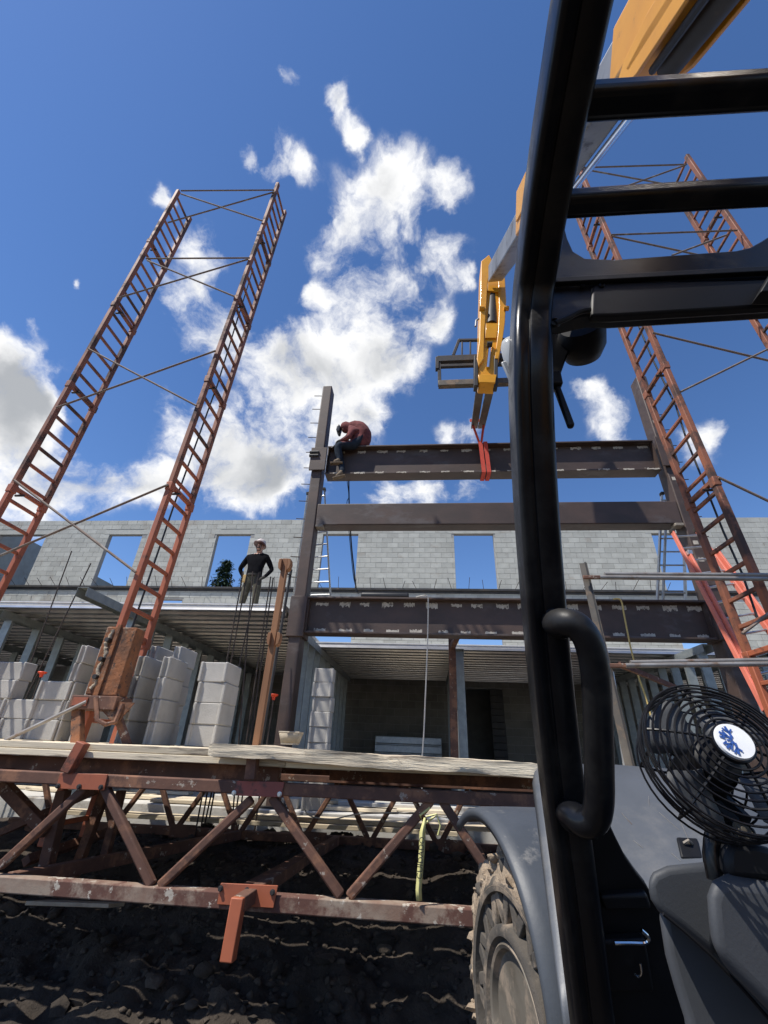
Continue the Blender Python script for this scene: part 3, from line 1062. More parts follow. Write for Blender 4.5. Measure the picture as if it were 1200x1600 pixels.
GP = 'planks of the scaffold platform'
rows = []
y = 3.62
k = 0
while y < 6.1:
    w = random.uniform(.222, .235)
    rows.append((y, y + w))
    y += w + random.choice([.004, .055, .005, .004, .03])
for k, (a, b) in enumerate(rows):
    place = 'front edge' if k == 0 else '%s from the front edge' % ORD[k]
    zj = PT + random.uniform(-.004, .004)
    plank_obj(-8.6 + random.uniform(-.2, .2), -4.62, a, b, zj, .046, 'weathered plank past the left tower, %s of the platform' % place, GP)
    plank_obj(-4.58, -1.02 + (random.uniform(.40, .44) if k else 0), a, b, zj, .046, 'weathered plank under the block stacks, %s of the platform' % place, GP)
    if True:
        plank_obj(-1.0 + (.26 if k else 0), 1.75 + random.uniform(-.2, .2), a, b, zj - (.05 if k else .055), .046, 'weathered plank behind the long timber, %s of the platform' % place, GP)
plank_obj(-4.7, -1.0, 3.615, 3.84, PT - .048, .046, 'lower of the two pale planks doubled along the front edge on the left', GP)
plank_obj(-1.22, -.6, 3.64, 3.84, PT - .05, .05, 'short plank end under the long timber by the wooden post', GP)
# lower planks lying in the sun at the slab edge
plank_obj(-4.8, .4, 6.44, 6.67, -.80, .048, 'pale sunlit plank lying along the foot of the slab edge, front one', 'planks along the slab edge')
plank_obj(-2.2, 1.9, 6.50, 6.70, -.748, .045, 'pale sunlit plank lying along the foot of the slab edge, upper one', 'planks along the slab edge')
# the long rough timber
mb = MB()
n = 60
secs = []
a, b = P(331, 1172, Y=3.53), P(842, 1204, Y=3.53)
for i in range(n + 1):
    c = a.lerp(b, i / n)
    c.z += .012 * vnoise(c.x * 1.3, 2, 7)
    ring = []
    for j in range(12):
        an = 2 * pi * (j + .5) / 12
        r = .048 * (1 + .16 * vnoise(c.x * 4, cos(an) * 2.2, sin(an) * 2.2)) * (1.0 if 0 < i < n else .82)
        ca, sa = cos(an), sin(an)
        k = 1 / max(abs(ca), abs(sa)) ** .95
        ring.append(c + Vector((0, ca * r * k * 1.5, sa * r * k * .88)))
    secs.append(ring)
vs = [p for s in secs for p in s]
fs = [tuple(range(12)), tuple(n * 12 + j for j in range(11, -1, -1))]
for i in range(n):
    for j in range(12):
        fs.append((i * 12 + j, (i + 1) * 12 + j, (i + 1) * 12 + (j + 1) % 12, i * 12 + (j + 1) % 12))
mb.add(vs, fs)
o = mb.build('timber_beam', 'log_wood', smooth=50)
tag(o, 'long rough pale timber lying along the platform edge up to the cab', 'timber')

# concrete kerb pieces at the slab edge and dusty boards on the slab
for k, (x0, x1, y0, y1, z1, lab) in enumerate(((-2.9, -1.9, 7.0, 7.12, -.60, 'low concrete kerb on the slab edge left of the wooden post'),
                                               (-1.86, -1.7, 7.0, 8.2, -.6, 'low concrete kerb running back across the slab'),
                                               (-1.2, .9, 7.3, 7.42, -.63, 'low concrete kerb on the slab in front of the bay'))):
    o = MB().box2((x0, y0, SLAB_Z + .002), (x1, y1, z1)).build('concrete_kerb', 'concrete', bevel=.01)
    tag(o, lab, 'kerb')
random.seed(5)
for k in range(11):
    x = -6.4 + k * .68
    R = Matrix.Rotation(random.uniform(-.12, .12), 3, 'Z')
    o = MB().box((x, 7.4 + random.uniform(-.45, .75), SLAB_Z + .03), (random.uniform(1.2, 2.2), .2, .04), R).build('loose_board', 'plank', bevel=.004)
    tag(o, '%s loose dusty board from the left lying flat on the slab' % ORD[k], 'board', 'loose boards on the slab')

# ------------------------------------------------------------------ posts and guard rails
o = thing('wooden_post', P(395, 1195, Y=3.55), 'slender orange brown wooden post with wedges, standing on the front truss', 'post')
a, b = P(398, 1180, Y=3.57), P(447, 874, Y=3.57)
MB().bar(a, b, .05, .05, up=(0, 1, 0)).build('shaft', 'fir_wood', o, bevel=.003)
for q in ((446, 884), (429, 1000)):
    for s in (-1, 1):
        c = P(q[0] + s * 4, q[1], Y=3.56)
        MB().prism([c + Vector((s * .028, -.04, .05)), c + Vector((s * .005, -.04, .055)), c + Vector((s * .004, -.04, -.055)), c + Vector((s * .026, -.04, -.035)), c + Vector((s * .034, -.04, .01))], (0, .07, 0)).build('wedge', 'fir_wood', o, bevel=.003)
o = thing('thin_post', P(421, 1150, Y=3.75), 'thin dark steel rod with a hook just behind the wooden post', 'post')
MB().tube(P(405, 1180, Y=3.75), P(455, 890, Y=3.75), .013, 8).build('rod', 'dark_steel', o)
MB().path([P(454, 897, Y=3.74), P(450, 898, Y=3.72), P(449, 894, Y=3.72)], .008, 6).build('hook', 'dark_steel', o)

gp = thing('guard_post', P(990, 1200, Y=4.2), 'leaning dark angle iron guard post right of the cab pillar', 'guard post')
MB().bar(P(997, 1230, Y=4.22), P(914, 880, Y=4.22), .075, .012, up=(1, -.3, 0)).build('angle_leg', 'dark_steel', gp, smooth=0)
MB().bar(P(992, 1230, Y=4.2), P(911, 880, Y=4.2), .012, .07, up=(1, -.3, 0)).build('angle_leg', 'fork_steel', gp, smooth=0)
MB().bar(P(985, 1240, Y=4.3), P(955, 1050, Y=4.3), .03, .05, up=(0, 1, 0)).build('back_strip', 'galvanized', gp, smooth=0)
MB().bar(P(968, 1038, Y=4.25), P(1062, 1077, Y=5.2), .03, .045).build('back_brace', 'scaffold_rust', gp, smooth=0)
for a, b, lab in (((915, 902), (1330, 906), 'upper pair of grey guard rail tubes running right from the leaning post'), ((955, 1040), (1330, 1036), 'lower pair of grey guard rail tubes running right from the leaning post')):
    o = thing('guard_rail', P(*a, Y=4.15), lab, 'guard rail')
    MB().tube(P(a[0] + 22, a[1], Y=4.15), P(*b, Y=4.15), .021, 10).build('tube', 'tube_grey', o)
    MB().tube(P(a[0] + 30, a[1] - 5, Y=4.2), P(b[0], b[1] - 7, Y=4.2), .019, 10).build('tube', 'tube_grey', o)
    MB().bar(P(a[0] - 4, a[1], Y=4.15), P(a[0] + 26, a[1], Y=4.15), .03, .034).build('flat_end', 'scaffold_rust', o, bevel=.006)
o = MB().tube(P(8, 1157, Y=4.08), P(136, 1096, Y=4.1), .017, 8).build('loose_tube', 'tube_grey')
tag(o, 'thin dusty tube slanting up to the rusty carriage on the left', 'tube')

# caution tape
tp = thing('caution_tape', P(656, 1405, Y=3.5), 'strip of yellow caution tape hanging from the front truss diagonal', 'tape')
pts = [(664, 1277), (660, 1300), (659, 1330), (656, 1365), (654, 1390), (655, 1407)]
mb = MB()
mb.sheet([[P(px - 4.5 + (3 if i == 0 else 0), py, Y=3.545), P(px, py + 1, Y=3.535), P(px + 4.5 - (3 if i == 0 else 0), py, Y=3.55)] for i, (px, py) in enumerate(pts)])
mb.build('strip', 'tape', tp, smooth=60, solid=.002)
MB().path([P(666, 1276, Y=3.54), P(682, 1272, Y=3.52), P(688, 1290, Y=3.53), P(684, 1305, Y=3.53)], .006, 5).build('knot_tail', 'tape', tp)
MB().path([P(672, 1262, Y=3.55), P(656, 1274, Y=3.55), P(662, 1288, Y=3.55), P(680, 1275, Y=3.55)], .008, 5).build('knot', 'tape', tp)
cu = bpy.data.curves.new('lettering', 'FONT')
cu.body = 'CUIDADO'
cu.size = .047
cu.extrude = .0004
cu.align_x = 'CENTER'
cu.align_y = 'CENTER'
tmp = bpy.data.objects.new('lettering', cu)
col.objects.link(tmp)
bpy.context.view_layer.update()
me = bpy.data.meshes.new_from_object(tmp.evaluated_get(bpy.context.evaluated_depsgraph_get()))
bpy.data.objects.remove(tmp)
lt = bpy.data.objects.new('lettering', me)
me.materials.clear()
me.materials.append(M['ink'])
col.objects.link(lt)
lt.parent = tp
c0, c1 = P(656, 1366, Y=3.528), P(659.5, 1315, Y=3.528)
dx = (c1 - c0).normalized()
nn = Vector((0, -1, 0))
yy = nn.cross(dx).normalized()
nn = dx.cross(yy)
lt.matrix_local = Matrix.Translation((c0 + c1) / 2 - OFF[tp]) @ Matrix((dx, yy, nn)).transposed().to_4x4()

# ------------------------------------------------------------------ concrete blocks
def block_mesh(w, d, h):
    """plan with open ends: a notch in both ends between the face shells"""
    a, b = w / 2, d / 2
    n, s = .028, min(.035, w * .3)
    pl = [(-a, -b), (-a + s, -b), (-a + s, -b + n), (a - s, -b + n), (a - s, -b), (a, -b), (a, b), (a - s, b), (a - s, b - n), (-a + s, b - n), (-a + s, b), (-a, b)]
    mb = MB()
    mb.prism([(x, y, 0) for x, y in pl], (0, 0, h - .0005))
    return mb


BM = {}


def put_block(x, y, z, w, d, lab, grp, rz=0):
    k = (w, d)
    if k not in BM:
        o = block_mesh(w, d, .2).build('concrete_block', 'cmu_new', bevel=.009, smooth=0, origin=(0, 0, 0), seg=1)
        BM[k] = o
    else:
        o = BM[k].copy()
        col.objects.link(o)
    o.location = (x + random.uniform(-.011, .011), y + random.uniform(-.014, .014), z)
    o.rotation_euler = (0, 0, rz + random.uniform(-.035, .035))
    tag(o, lab, 'concrete block', grp)


random.seed(21)
CO = ['bottom', 'second', 'third', 'fourth', 'fifth', 'sixth']
GB = 'concrete blocks stacked on the scaffold planks'
base = PT + .002


def stack(x, y, w, d, n, desc):
    for c in range(n):
        top = ', topmost' if c == n - 1 else ''
        put_block(x, y, base + c * .2, w, d, '%s course%s, of %s' % ('block, ' + CO[c], top, desc), GB)


def colx(px, Y):
    return P(px, 1166, Y=Y).x


stack(colx(77, 5.0), 5.2, .09, .39, 5, 'the narrow stack just left of the rusty carriage')
stack(colx(111, 5.0), 5.2, .09, .39, 5, 'the narrow stack directly behind the rusty carriage')
stack(colx(181, 4.42), 4.63, .09, .39, 4, 'the narrow stack just right of the red ladder')
stack(colx(223, 4.42), 4.63, .09, .39, 4, 'the front narrow stack second right of the ladder')
stack(colx(200, 4.95), 5.12, .09, .39, 5, 'the rear narrow stack right of the ladder')
stack(colx(240, 4.95), 5.12, .09, .39, 5, 'the rear tall stack of the right group')
stack(colx(308, 4.7), 4.9, .3, .39, 4, 'the wide right stack beside the bundle of bars')
stack(colx(50, 5.0), 5.1, .39, .19, 3, 'the wide three block stack left of the narrow stacks')
stack(colx(2, 5.0), 5.1, .39, .19, 2, 'the low stack at the left edge of the photo')
stack(colx(-42, 5.0), 5.1, .39, .19, 4, 'the stack cut by the left edge of the photo')
zb = SLAB_Z
for c in range(9):
    p = P(503, 1100, Y=6.92)
    put_block(p.x, 6.97, zb + c * .2, .29, .19, 'pale block, %s from the floor in the single stack beside the bay studs' % ORD[c], 'concrete blocks stacked in the bay')

# small mortar tub on the planks
o = thing('mortar_tub', P(453, 1162, Y=3.95), 'small dusty mortar tub behind the long timber', 'tub')
pp = P(453, 1163, Y=3.95)
mb = MB()
mb.prism([pp + Vector((a, b, 0)) for a, b in ((-.06, -.05), (.06, -.05), (.06, .05), (-.06, .05))], (0, 0, .01))
for i in range(4):
    lo = [(-.06, -.05), (.06, -.05), (.06, .05), (-.06, .05)]
    hi = [(-.08, -.07), (.08, -.07), (.08, .07), (-.08, .07)]
    j = (i + 1) % 4
    mb.add([pp + Vector((*lo[i], .01)), pp + Vector((*lo[j], .01)), pp + Vector((*hi[j], .085)), pp + Vector((*hi[i], .085))], [(0, 1, 2, 3)])
mb.build('bowl', 'tub', o, solid=.008)
MB().path([pp + Vector((a, b, .085)) for a, b in ((-.08, -.07), (.08, -.07), (.08, .07), (-.08, .07))], .008, 6, closed=True).build('rim', 'tub', o)

# stack of ribbed sheets in the bay
t = thing('sheet_stack', P(640, 1187, Y=12.8), 'pile of grey ribbed metal sheets leaning at the back of the bay', 'metal sheets')
for k in range(5):
    z = SLAB_Z + .1 + k * .2
    MB().box2((-1.25, 12.75, z + .01), (.47, 12.8, z + .19)).build('rib', 'galvanized', t, bevel=.02)
MB().box2((-1.25, 12.81, SLAB_Z), (.47, 12.86, .36)).build('back_sheet', 'galvanized', t)

# ------------------------------------------------------------------ bars and caps
RB = [((112, 861), (22, 1105), 6.6, 'long thin steel bar standing up through the left deck edge, left one'),
      ((142, 880), (36, 1100), 6.55, 'long thin steel bar standing up through the left deck edge, right one')]
tops = [(380, 893, 329), (387, 891, 336), (405, 895, 345), (395, 893, 372), (423, 901, 383), (427, 903, 389), (455, 892, 412)]
for i, (tx, ty, bx) in enumerate(tops[:6]):
    RB.append(((tx, ty), (bx, 1172), 6.3 + .06 * i, 'thin upright steel bar in front of the standing worker, %s from the left' % ORD[i]))
for a, b, Y, lab in RB:
    A, B = P(*a, Y=Y), P(*b, Y=Y)
    d = (B - A)
    B = A + d * ((A.z - gz(B.x, Y) + .03) / -d.z)
    o = MB().tube(A, B, .010, 6).build('reinforcing_bar', 'rebar')
    tag(o, lab, 'steel bar', 'reinforcing bars')
for i, (q, bx, lab) in enumerate((((20, 1053), (0, 1100), 'leftmost steel bar with an orange mushroom cap'), ((66, 1052), (50, 1100), 'second steel bar from the left with an orange mushroom cap'),
                                  ((361, 1098), (352, 1155), 'orange capped steel bar amid the thin upright bars'), ((428, 1087), (420, 1155), 'orange capped steel bar between wooden post and column'))):
    Y = 6.45
    A, B = P(*q, Y=Y), P(*bx, Y=Y)
    t = thing('capped_bar', (A.x, A.y, SLAB_Z - .4), lab, 'capped bar', 'orange capped bars')
    MB().tube(A, (A.x, A.y, SLAB_Z - .4), .011, 6).build('bar', 'rebar', t)
    MB().lathe(A + Vector((0, 0, -.055)), (0, 0, 1), [(0, .022), (.04, .026), (.055, .055), (.068, .062), (.076, .055), (.078, .0)], 12).build('cap', 'cap_orange', t)

# ------------------------------------------------------------------ ladders
def ladder(name, a0, a1, b0, b1, n, m, label, rw=.028, rd=.065, rung='aluminium', extra=()):
    t = thing(name, (a0 + b0) / 2, label, 'ladder')
    for p, q in ((a0, a1), (b0, b1)):
        MB().bar(p, q, rw, rd, up=(0, 1, 0)).build('rail', m, t, bevel=.004)
    for k in range(n):
        f = (k + .5) / n
        MB().tube(a0.lerp(a1, f), b0.lerp(b1, f), .016, 8).build('rung', rung, t)
    for e in extra:
        MB().box(e, (.05, .09, .06)).build('rail_foot', 'boot_dark', t, bevel=.005)
    return t


a1, b1 = P(481, 772, Y=7.62), P(507, 765, Y=7.62)
ladder('extension_ladder', P(455, 960, Y=8.3), a1, P(518, 960, Y=8.3), b1, 10, 'aluminium', 'aluminium ladder leaning behind the left column under the seated worker', extra=(a1, b1))
a1, b1 = P(1034, 772, Y=7.5), P(1066, 772, Y=7.5)
t = ladder('extension_ladder', P(1026, 960, Y=7.9), a1, P(1072, 960, Y=7.9), b1, 9, 'aluminium', 'aluminium ladder standing upright left of the right column', extra=(a1, b1))
MB().bar(P(1035, 960, Y=7.85), P(1042, 776, Y=7.45), .026, .06, up=(0, 1, 0)).build('fly_rail', 'aluminium', t, bevel=.004)
a0, a1, b0, b1 = P(1195, 1110, Y=5.6), P(1050, 830, Y=6.75), P(1275, 1090, Y=5.6), P(1088, 828, Y=6.75)
t = ladder('extension_ladder', a0, a1, b0, b1, 11, 'orange_fibre', 'bright orange fibreglass ladder leaning on the right column', rw=.028, rd=.07, extra=(a1, b1))
d = Vector((.045, -.05, 0))
for p, q in ((a0, a1), (b0, b1)):
    MB().bar(p + d, p.lerp(q, .82) + d, .028, .07, up=(0, 1, 0)).build('base_rail', 'orange_fibre', t, bevel=.004)
    MB().box(p.lerp(q, .82) + d, (.06, .1, .07)).build('rung_lock', 'aluminium', t, bevel=.004)

# ------------------------------------------------------------------ ropes, cables, sling
def rope(name, pts, r, m, label, cat):
    o = MB().path(pts, r, 6).build(name, m)
    tag(o, label, cat)


def smooth_pts(ps, k=6):
    out = []
    n = len(ps)
    for i in range(n - 1):
        p0, p1, p2, p3 = ps[max(i - 1, 0)], ps[i], ps[i + 1], ps[min(i + 2, n - 1)]
        for j in range(k):
            t = j / k
            out.append(.5 * ((2 * p1) + (p2 - p0) * t + (2 * p0 - 5 * p1 + 4 * p2 - p3) * t * t + (3 * p1 - p0 - 3 * p2 + p3) * t ** 3))
    out.append(ps[-1])
    return out


rope('hanging_rope', smooth_pts([P(x, y, Y=6.9) for x, y in ((650, 933), (667, 931), (669, 945), (668, 1000), (665, 1080), (662, 1150), (658, 1215), (662, 1245))]), .011, 'rope_white', 'pale rope hanging straight down from the lowest beam', 'rope')
rope('yellow_rope', smooth_pts([P(x, y, Y=6.85) for x, y in ((958, 936), (970, 938), (976, 965), (985, 1010), (997, 1055), (1010, 1092), (1022, 1140), (1030, 1180))]), .012, 'rope_yellow', 'yellow rope hanging from the lowest beam behind the fan', 'rope')
rope('welding_cable', smooth_pts([P(x, y, Y=7.3) for x, y in ((545, 700), (545, 750), (546, 800), (549, 850), (553, 890), (557, 925))]), .014, 'hose', 'black welding cable dropping from the seated worker to the lowest beam', 'cable')
rope('thin_cable', smooth_pts([P(x, y, Y=7.32) for x, y in ((541, 742), (545, 775), (542, 790), (548, 860), (553, 905), (560, 928))]), .007, 'hose', 'thinner black cable hanging beside the welding cable', 'cable')
rope('fallen_rope', smooth_pts([P(x, y, Y=6.3) for x, y in ((475, 1262), (485, 1275), (520, 1280), (560, 1272), (640, 1270), (690, 1276), (740, 1282))]), .008, 'rope_white', 'slack pale cord lying along the lower planks', 'cord')

sg = thing('lifting_sling', (1.15, BY, 5.33), 'red lifting straps looped from the forks round the topmost beam', 'sling')


def strap(pts, w, name='strap'):
    mb = MB()
    for a, b in zip(pts[:-1], pts[1:]):
        mb.bar(a, b, w, .006, up=(0, -1, 0) if abs((b - a).normalized().y) < .8 else (0, 0, 1))
    mb.build(name, 'red_strap', sg, smooth=0)


for k, xx in enumerate((1.14, 1.235)):
    yf_, yb_ = BY - .15, BY + .15
    pts = [Vector((xx, yf_, 5.35)), Vector((xx + .02, yf_, 4.64)), Vector((xx + .02, yb_, 4.64)), Vector((xx, yb_, 5.35)), Vector((xx, yf_, 5.35))]
    strap(pts, .075)
for a, b in (((738, 662), (749, 692)), ((756, 662), (752, 692))):
    strap([P(*a, Y=6.85), P(*b, Y=BY - .14)], .045)
strap([P(734, 657, Y=6.82), P(758, 657, Y=6.82)], .07, 'fork_loop')

# scraps on the ground under the truss
o = MB().box((P(120, 1412, Z=-1.12)).xyz, (.62, .3, .025), Matrix.Rotation(.12, 3, 'Z') @ Matrix.Rotation(-.2, 3, 'X')).build('plywood_scrap', 'tub', bevel=.004)
tag(o, 'flat tan plywood scrap lying on the dirt below the front truss', 'wood scrap')
random.seed(77)
for k, (px, py) in enumerate(((600, 1505), (525, 1560), (160, 1500), (430, 1535), (300, 1560))):
    q = P(px, py, Z=-1.5)
    m_ = MB()
    clod(m_, q.x, q.y, gz(q.x, q.y) + .03, random.uniform(.05, .075))
    o = m_.build('stone', 'clod', smooth=60, sub=1)
    tag(o, ['rounded pale stone on the dirt nearest the tyre', 'rounded pale stone at the bottom centre of the photo', 'rounded pale stone on the dirt at far left', 'rounded pale stone just right of the outrigger foot', 'rounded pale stone just left of the outrigger foot'][k], 'stone', 'stones on the dirt')

# ------------------------------------------------------------------ people
def skin_mesh(joints, bones, root, sub=2):
    """joints: name -> (co, radius); one continuous skinned surface grown along the bones"""
    names = list(joints)
    idx = {n: i for i, n in enumerate(names)}
    me = bpy.data.meshes.new('tmp')
    me.from_pydata([tuple(joints[n][0]) for n in names], [(idx[a], idx[b]) for a, b in bones], [])
    o = bpy.data.objects.new('tmp', me)
    col.objects.link(o)
    o.modifiers.new('skin', 'SKIN').use_smooth_shade = True
    for n in names:
        r = joints[n][1]
        sv = me.skin_vertices[0].data[idx[n]]
        sv.radius = (r, r) if not isinstance(r, tuple) else r
        sv.use_root = n == root
    s = o.modifiers.new('sub', 'SUBSURF')
    s.levels = s.render_levels = sub
    bpy.context.view_layer.update()
    out = bpy.data.meshes.new_from_object(o.evaluated_get(bpy.context.evaluated_depsgraph_get()))
    bpy.data.objects.remove(o)
    return out


def person(name, label, loc, joints, bones, root, regions, mats):
    t = thing(name, loc, label, 'person')
    me = skin_mesh(joints, bones, root)
    me.name = 'body'
    for m in mats:
        me.materials.append(M[m])
    segs = [(Vector(joints[a][0]), Vector(joints[b][0]), regions(a, b)) for a, b in bones]
    for p in me.polygons:
        c = p.center
        best, bi = 1e9, 0
        for a, b, ri in segs:
            ab = b - a
            f = max(0, min(1, (c - a).dot(ab) / max(ab.length_squared, 1e-9)))
            d = (c - a - ab * f).length
            if d < best:
                best, bi = d, (ri(f) if callable(ri) else ri)
        p.material_index = bi
        p.use_smooth = True
    for v in me.vertices:
        v.co -= Vector(loc)
    o = bpy.data.objects.new('body', me)
    col.objects.link(o)
    o.parent = t
    OFF[o] = Vector(loc)
    return t


BONES = [('pelvis', 'belly'), ('belly', 'chest'), ('chest', 'neck'), ('neck', 'skull'), ('skull', 'crown'),
         ('chest', 'shl'), ('shl', 'ell'), ('ell', 'wrl'), ('wrl', 'hal'), ('chest', 'shr'), ('shr', 'elr'), ('elr', 'wrr'), ('wrr', 'har'),
         ('pelvis', 'hipl'), ('hipl', 'knl'), ('knl', 'anl'), ('anl', 'tol'), ('pelvis', 'hipr'), ('hipr', 'knr'), ('knr', 'anr'), ('anr', 'tor')]
for s in 'lr':
    for k in range(5):
        BONES.append(('ha' + s, 'f%s%d' % (s, k)))


def fingers(J, s, hand, d, side, curl):
    for k in range(5):
        off = (k - 2) * .018
        ln = (.055, .075, .082, .075, .06)[k]
        if k == 0:
            J['f%s%d' % (s, k)] = (hand + side * -.045 + d * .03, .011)
        else:
            J['f%s%d' % (s, k)] = (hand + side * off + d * ln + curl * .03, .010)


# the standing man: hands on hips, head turned up to his left
sx, sy, sz = -3.50, 8.45, DZ + .155
V = Vector


def S(x, y, z):
    return V((sx + x, sy + y, sz + z))


J = {'pelvis': (S(0, 0, .98), (.155, .115)), 'belly': (S(.0, .0, 1.16), (.15, .115)), 'chest': (S(.01, 0, 1.37), (.175, .12)), 'neck': (S(.02, -.01, 1.54), .058),
     'skull': (S(.035, -.045, 1.64), (.075, .088)), 'crown': (S(.02, -.02, 1.745), (.07, .08)),
     'shl': (S(-.19, 0, 1.44), .075), 'ell': (S(-.36, .05, 1.19), .05), 'wrl': (S(-.24, .06, 1.0), .036), 'hal': (S(-.18, .1, .97), .036),
     'shr': (S(.21, 0, 1.44), .075), 'elr': (S(.345, .06, 1.18), .05), 'wrr': (S(.25, -.04, .99), .036), 'har': (S(.2, -.07, .95), .036),
     'hipl': (S(-.1, 0, .9), .098), 'knl': (S(-.13, -.02, .5), .073), 'anl': (S(-.17, .0, .1), .056), 'tol': (S(-.2, -.14, .05), .045),
     'hipr': (S(.1, 0, .9), .098), 'knr': (S(.13, -.02, .5), .073), 'anr': (S(.15, .0, .1), .056), 'tor': (S(.19, -.14, .05), .045)}
fingers(J, 'l', J['hal'][0], V((.6, -.2, -.6)).normalized(), V((.5, .6, .5)).normalized(), V((0, .5, 0)))
fingers(J, 'r', J['har'][0], V((-.6, -.2, -.6)).normalized(), V((-.5, .6, .5)).normalized(), V((0, .5, 0)))


def reg_stand(a, b):
    if a in ('neck', 'skull'):
        return 0
    if a.startswith('ha') or a.startswith('wr'):
        return 3
    if a == 'chest' and b == 'neck':
        return lambda f: 1 if f < .8 else 0
    if a in ('chest', 'shl', 'shr', 'ell', 'elr', 'belly') or (a == 'pelvis' and b == 'belly'):
        if a == 'pelvis':
            return lambda f: 2 if f < .35 else 1
        return 1
    if a.startswith('an'):
        return 3
    return 2


pm = person('person', 'man in black top, olive trousers and hard hat standing on the deck, hands on hips', (sx, sy, sz), J, BONES, 'pelvis', reg_stand, ['skin', 'black_cloth', 'olive_cloth', 'boot_dark'])
hc = S(.02, -.02, 1.735)
tilt = Matrix.Rotation(radians(-16), 3, 'X') @ Matrix.Rotation(radians(12), 3, 'Y')
ax = tilt @ V((0, 0, 1))
MB().lathe(hc, ax, [(-.015, .118), (.02, .118), (.06, .106), (.1, .08), (.125, .042), (.132, 0.002)], 20).build('hard_hat', 'hat_white', pm, smooth=60)
MB().lathe(hc + ax * -.012, ax, [(-.02, .09), (-.02, .142), (.0, .145), (.03, .12)], 20).build('hat_brim', 'hat_brown', pm, smooth=60)
MB().path([hc + V((.07, -.07, -.02)), S(.06, -.09, 1.56), S(.0, -.085, 1.555), hc + V((-.08, -.05, -.02))], .008, 6).build('chin_strap', 'boot_dark', pm)
fc = S(.035, -.045, 1.65)
MB().box(fc + V((-.001, -.088, .012)), (.022, .04, .05), Matrix.Rotation(.5, 3, 'X')).build('nose', 'skin', pm, bevel=.009)
MB().box(fc + V((0, -.078, -.032)), (.055, .03, .018)).build('moustache', 'boot_dark', pm, bevel=.006)
for s in (-1, 1):
    MB().box(fc + V((s * .034, -.077, .034)), (.026, .016, .014)).build('eye', 'boot_dark', pm, bevel=.004)
    MB().box(fc + V((s * .08, .01, .01)), (.02, .04, .06)).build('ear', 'skin', pm, bevel=.008)
MB().lathe(S(0, 0, 1.02), (0, 0, 1), [(-.018, .15), (.018, .15)], 18).build('belt', 'boot_dark', pm)
MB().box(S(-.16, -.09, .93), (.1, .06, .16)).build('tool_pouch', 'tan_leather', pm, bevel=.015)

# the seated welder, hunched over and facing left
by = BY - .02


def Q(px, py, dy=0):
    return P(px, py, Y=by + dy)


J = {'pelvis': (Q(560, 693), (.17, .175)), 'belly': (Q(561, 683), (.175, .19)), 'chest': (Q(552, 673), (.175, .2)), 'neck': (Q(544, 671, -.02), .085),
     'skull': (Q(539, 672, -.03), (.085, .085)), 'crown': (Q(536, 668, -.03), (.08, .08)),
     'shl': (Q(550, 673, -.19), .075), 'ell': (Q(544, 684, -.27), .055), 'wrl': (Q(533, 689, -.2), .04), 'hal': (Q(529, 690, -.18), .037),
     'shr': (Q(550, 672, .19), .075), 'elr': (Q(543, 683, .25), .055), 'wrr': (Q(534, 688, .1), .04), 'har': (Q(530, 690, .04), .037),
     'hipl': (Q(556, 696, -.12), .105), 'knl': (Q(527, 696, -.2), .098), 'anl': (Q(531, 720, -.19), .06), 'tol': (Q(521, 722.5, -.21), .048),
     'hipr': (Q(556, 695, .1), .105), 'knr': (Q(528, 694, .1), .085), 'anr': (Q(535, 738, -.19), .058), 'tor': (Q(525, 746, -.2), .048)}
fingers(J, 'l', J['hal'][0], V((-.8, .2, -.5)).normalized(), V((0, 1, .2)).normalized(), V((0, .3, -.6)))
fingers(J, 'r', J['har'][0], V((-.8, -.2, -.5)).normalized(), V((0, -1, .2)).normalized(), V((0, -.3, -.6)))


def reg_sit(a, b):
    if a in ('skull',):
        return 0
    if a == 'neck' or a in ('chest', 'shl', 'shr', 'ell', 'elr', 'belly') or (a == 'pelvis' and b == 'belly'):
        if a == 'pelvis':
            return lambda f: 2 if f < .3 else 1
        return 1
    if a.startswith('ha') or a.startswith('wr'):
        return 4
    if a.startswith('an'):
        return 3
    return 2


pw = person('person', 'worker in a dull red hooded top and jeans sitting hunched on the topmost beam', tuple(Q(561, 700)), J, BONES, 'pelvis', reg_sit, ['skin', 'red_cloth', 'jeans', 'boot', 'boot_dark'])
jk = [(Q(561, 699), .13), (Q(565, 692), .165), (Q(566.5, 684), .185), (Q(565, 677), .19), (Q(560, 671), .18), (Q(553, 668.5, -.01), .15), (Q(547, 669, -.02), .115), (Q(543, 671, -.02), .09)]
MB().path(smooth_pts([q for q, _ in jk], 3), [lerp(jk[min(i // 3, 6)][1], jk[min(i // 3, 6) + 1][1], (i - 3 * min(i // 3, 6)) / 3) * (1 + .05 * vnoise(i * .7, 3, 1)) for i in range(22)], 16).build('hooded_top', 'red_cloth', pw, smooth=70)
hp = Q(537, 670.5, -.03)
MB().lathe(hp + V((.05, 0, .05)), V((-.75, 0, .45)), [(-.12, .105), (-.03, .118), (.05, .108), (.1, .07), (.125, .002)], 18).build('hood', 'red_cloth', pw, smooth=60)
MB().prism([hp + V(q) for q in ((-.09, -.09, .075), (-.13, -.09, .03), (-.14, -.09, -.07), (-.11, -.09, -.13), (-.07, -.09, -.13), (-.05, -.09, .0))], (0, .18, 0)).build('welding_mask', 'helmet_dark', pw, bevel=.02, seg=3)
MB().tube(Q(529, 691, -.1), Q(518, 700, -.14), .014, 8).build('welding_torch', 'hose', pw)
for k, kk in (('anl', 'tol'), ('anr', 'tor')):
    a, b = J[k][0], J[kk][0]
    d = (b - a)
    d.z = 0
    d.normalize()
    MB().bar(b + d * .06 + V((0, 0, -.035)), a - d * .06 + V((0, 0, -.055 if k == 'anl' else -.075)), .1, .025).build('boot_sole', 'boot', pw, bevel=.008)

